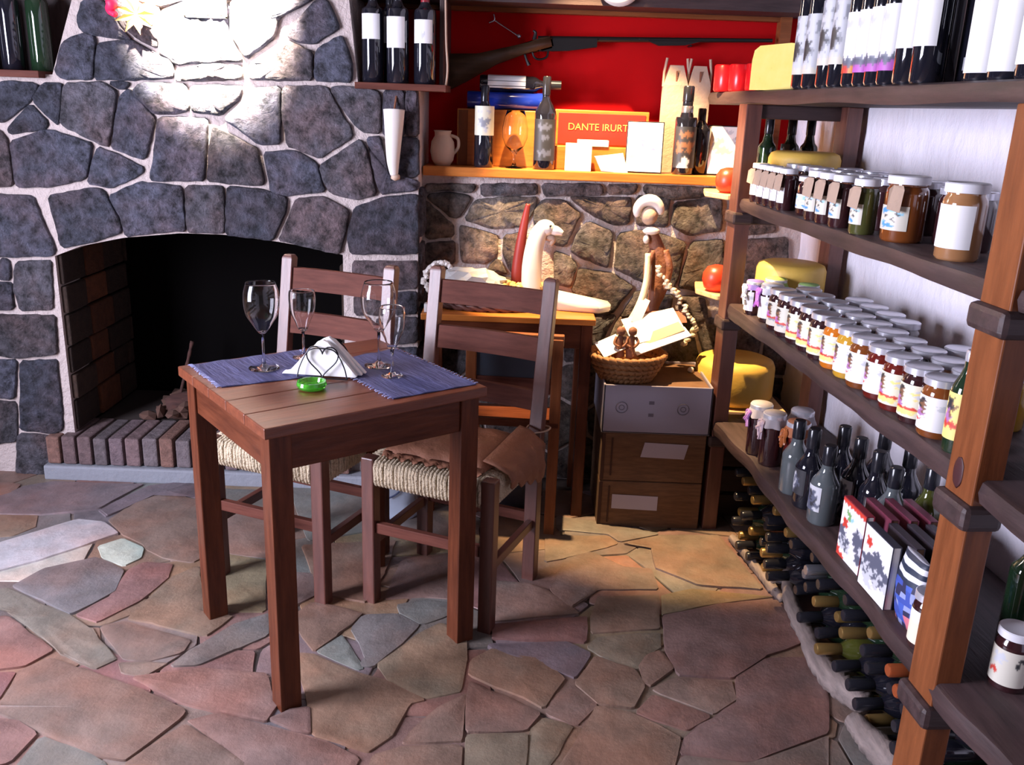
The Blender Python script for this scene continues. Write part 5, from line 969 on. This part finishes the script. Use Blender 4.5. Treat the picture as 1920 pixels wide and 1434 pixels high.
# --- lower shelf (z .42): cloth jars, bottles, books, bag ---
z4=.420
ribbon_jar(RK(.050,2.700,z4),(.40,.36,.38),(.30,.14,.40),'tall dark jar with grey cloth cap and violet ribbon on lower shelf','cloth-capped jars on the lower shelf',R_=.036,H=.165,art=None)
ribbon_jar(RK(.060,2.610,z4),(.38,.34,.36),(.42,.32,.38),'tall dark jar with grey cloth cap and pale ribbon on lower shelf','cloth-capped jars on the lower shelf',R_=.036,H=.165,art=None)
ribbon_jar(RK(.105,2.535,z4),(.40,.14,.06),(.42,.12,.03),'tall red jar with rust cloth and orange ribbon on lower shelf','cloth-capped jars on the lower shelf',R_=.036,H=.165,cont='jam_red',art=None)
ribbon_jar(RK(.16,2.65,z4),(.40,.36,.38),None,'tall dark jar with grey cloth cap behind the ribboned ones','cloth-capped jars on the lower shelf',R_=.036,H=.165,art=None)
LB=K('llllllll','ldddkdll','ldkdkddl','lkddkdkl','dkdddkdd','llldddll')
BK=K('kkkkkkkk','kkdldkkk','kdldldkk','kkdldkkk','kkkdkkkk')
for i,(o_,y,gl,a,H_,lab) in enumerate(((.052,2.400,'clearb',None,.215,'clear bulbous bottle with paper star, first of the black-capped group'),(.055,2.305,'bottle',BK,.225,'dark squat bottle with tilted black label in front row'),(.058,2.205,'clearb',LB,.215,'clear round bottle with white paper label before the books'),(.15,2.335,'bottle',None,.225,'black-capped dark bottle behind the star-labelled bottle'),(.155,2.245,'bottle',LB,.225,'black-capped dark bottle with white star label in second row'),(.16,2.150,'bottle',None,.225,'black-capped dark bottle behind the first books'),(.245,2.30,'bottle',None,.235,'black-capped dark bottle in the back row, left'),(.25,2.17,'bottle',LB,.235,'black-capped dark bottle in the back row, middle'),(.245,2.05,'olive',None,.225,'olive bottle in the back row beside white wall'),(.165,2.068,'clearb',LB,.215,'clear bottle with small white tag behind the books'))):
    bottle('liqueur_bottle',lab,RK(o_,y,z4),.038,H_,gl,'capblack',a,(.18,.50),(pi*.7,pi*1.3),RZ,group='black-capped bottles on the lower shelf',caph=.24,neck=.0165,sh=.52,nk=.68)
# books (slim picture books standing cover to the aisle)
B1=K('rrrrrrrrrr','wwwwwwwwww','wwGGwwwwww','wwwGswwwww','wrrwwwwdll','wrrwwwdddd','ddwwwwdddd','dddwwwdddl','ldlddwwddl','dlddlwwwdd','wlldlwwwdd','rwwwwwwwww','rrrwwwwwww')
B2=K('wwwwwwwwww','wwwwwwwwww','wrrwwwwwww','wrrwwdwwww','wwwwdddwww','wwddddddww','dddddddddd','ldlddldldd','dldlldlddl','ldlldlldll','wlllwllwww','wwlllwwwww','wwwwwwwwww')
def book(label,off,y,art,spine,w_=.118,h_=.150,th=.016):
    t=thing('picture_book',label,'book',RK(off,y,z4),RZ,'picture books on the lower shelf')
    obj('pages',BX(0,th,-w_/2,w_/2,0,h_,.001),'white' if art else 'card',t); 
    bm=NB(); box(bm,th,th+.002,-w_/2-.001,w_/2+.001,0,h_+.002); box(bm,-.002,th+.002,w_/2,w_/2+.002,0,h_+.002); box(bm,-.002,0,-w_/2-.001,w_/2+.001,0,h_+.002); box(bm,0,th,-w_/2,w_/2,h_,h_+.0022); obj('cover',bm,nmat('cover',spine,.35),t)
    if art:
        art=up(art,4); bm=NB(); L=bm.loops.layers.float_color.new('Col'); ny,nx=len(art),len(art[0])
        for j in range(ny):
            for i in range(nx):
                ya=w_/2-w_*i/nx; yb=w_/2-w_*(i+1)/nx; za=h_-h_*j/ny; zb=h_-h_*(j+1)/ny
                f=bm.faces.new([bm.verts.new((-.0026,y_,z_)) for y_,z_ in ((ya,za),(yb,za),(yb,zb),(ya,zb))])
                acol(f,L,art,i,j)
        obj('cover_picture',bm,'paint',t)
book('white picture book with red bands on its cover, facing the aisle',.030,1.970,B1,(.30,.03,.05),.120,.150)
book('white picture book with dark mountains on its cover, facing the aisle',.020,1.822,B2,(.04,.04,.06),.126,.150)
for i in range(3): book('slim reddish book standing behind the red-banded one, %s back'%ORD[i],.078+i*.045,1.955,None,(.16,.035,.06),.125,.152)
for i in range(3): book('slim dark book standing behind the mountain-cover one, %s back'%ORD[i],.068+i*.042,1.818,None,(.045,.035,.045),.125,.150)
t=thing('snack_bag','shiny blue and white snack bag on lower shelf by near post','bag',RK(.040,1.700,z4),RZ)
bm=NB(); rows=[]; L=bm.loops.layers.float_color.new('Col'); random.seed(12)
for i in range(15):
    z=.165*i/14; k_=sin(pi*min(max(i/14,.03),.97))**.5
    rows.append([bm.verts.new((.026*k_*cos(a)*(1+.1*sin(5*a+i)),.050*(.85+.15*k_)*sin(a),z)) for a in [2*pi*j/18 for j in range(18)]])
for i,(a,b) in enumerate(zip(rows,rows[1:])):
    for j in range(18):
        f=bm.faces.new((a[j],a[(j+1)%18],b[(j+1)%18],b[j])); c_=random.choice([(.05,.09,.40),(.06,.12,.5),(.3,.35,.6),(.03,.03,.08)]) if i<9 else ((.75,.76,.80) if i in (10,12) else (.02,.03,.06))
        if i<3 and j%5<2: c_=(.7,.2,.25)
        for l in f.loops: l[L]=(*c_,1)
for rr,c_ in ((rows[0],(.1,.1,.3)),(rows[-1],(.5,.5,.55))):
    f=bm.faces.new(rr)
    for l in f.loops: l[L]=(*c_,1)
obj('bag_body',bm,'paint',t,'all')
t=jar('dark jar with cream label pressed against the near post on lower shelf',.032,.125,'jam_dark',K('wwwwwwww','wwwwwwww','cccccccc','rrcccccc','cccccccc','cccccccc'),group='jars on the lower shelf'); t.location=RK(.036,1.622,z4)
# ---------------- floor: bottles lying behind a driftwood border ----------------
lying={}
def lyproto(glass,capm,R_=.036):
    k_=(glass,capm)
    if k_ in lying: return lying[k_]
    t=thing('lying_bottle','x','bottle',(0,0,-5),RZ)
    bm=LT(bottle_bm(R_,.275,.0135,.62,.76),18); bm.transform(Matrix.Translation((.275,0,0))@Matrix.Rotation(-pi/2,4,'Y')); obj('bottle_body',bm,glass,t,True)
    bm=LT([(.0145,.210),(.0155,.212),(.0155,.274),(.013,.2775),(0,.2775)],18); bm.transform(Matrix.Translation((.275,0,0))@Matrix.Rotation(-pi/2,4,'Y')); obj('capsule',bm,capm,t,True)
    lying[k_]=[t,False]; return lying[k_]
gl=[('bottle','capblack'),('bottle','capsilver'),('green','capgold'),('green','capsilver'),('olive','capgold'),('green','capcopper'),('bottle','capblack'),('amber','capgold'),('green','capblack')]
pos=[]
random.seed(17)
rowz=[.044,.118,.192,.266]
for ri,z in enumerate(rowz):
    y=1.655+(ri%2)*.038
    while y<2.93: pos.append((y,z,ri)); y+=.0765
names={'capblack':'black','capsilver':'silver','capgold':'gold','capcopper':'copper'}
ct_={}
far={('amber'):1}
for y,z,ri in pos:
    o_=.055+random.uniform(-.018,.05)+(.02 if ri==0 else 0)
    r_=random.random()
    if r_<.10 and ri<3: continue
    g_=random.choice([0,0,0,1,8,8,0,3,2,0,4,6,8]) if y<2.6 else random.choice([0,2,0,7,7,8,6])
    if abs(y-1.72)<.05 and ri==3: g_=5
    gg=gl[g_]; n_=int((y-1.6)/.0765)
    lab='%s-capped bottle lying at the foot of the rack, row %s up, %s from near post'%(names[gg[1]],('one','two','three','four')[ri],ORD[min(n_,17)])
    put(lyproto(*gg),RK(min(o_,.098),y,z-.0055),RZ+random.uniform(-.05,.05),lab,'bottles lying under the lower shelf')
def wood_log(ctrl,rads,label,mat='gwy'):
    c=cat(ctrl,10); n=len(c); rr=lerpr(rads,n); random.seed(n)
    bm=NB(); tube(bm,c,[q*random.uniform(.93,1.07) for q in rr],14)
    for v in bm.verts: v.co+=Vector((random.uniform(-.003,.003),)*3)
    return tag(obj('driftwood_log',bm,mat,None,'all'),label,'log','driftwood border of the bottle pile')
wood_log([(0.909,2.613,0.040),(0.876,2.439,0.035),(0.868,2.265,0.035),(0.866,2.122,0.035),(0.888,2.018,0.035),(0.926,1.951,0.035)],[.018,.022,.026,.030,.034,.030],'long curved grey driftwood log bordering the lying bottles')
wood_log([(0.870,1.893,0.035),(0.891,1.803,0.035),(0.922,1.723,0.035),(0.965,1.626,0.035)],[.022,.034,.042,.045],'thick grey driftwood log at the bottom right near the post')
wood_log([(0.798,2.901,0.018),(0.826,2.738,0.018),(0.845,2.589,0.018),(0.864,2.483,0.018)],[.013,.016,.016,.012],'thin straight driftwood branch at the far end of the bottle pile')
for k_,v in list(protos.items()):
    if not v[1]:
        for c_ in list(v[0].children): bpy.data.objects.remove(c_)
        bpy.data.objects.remove(v[0])
for k_,v in list(lying.items()):
    if not v[1]:
        for c_ in list(v[0].children): bpy.data.objects.remove(c_)
        bpy.data.objects.remove(v[0])
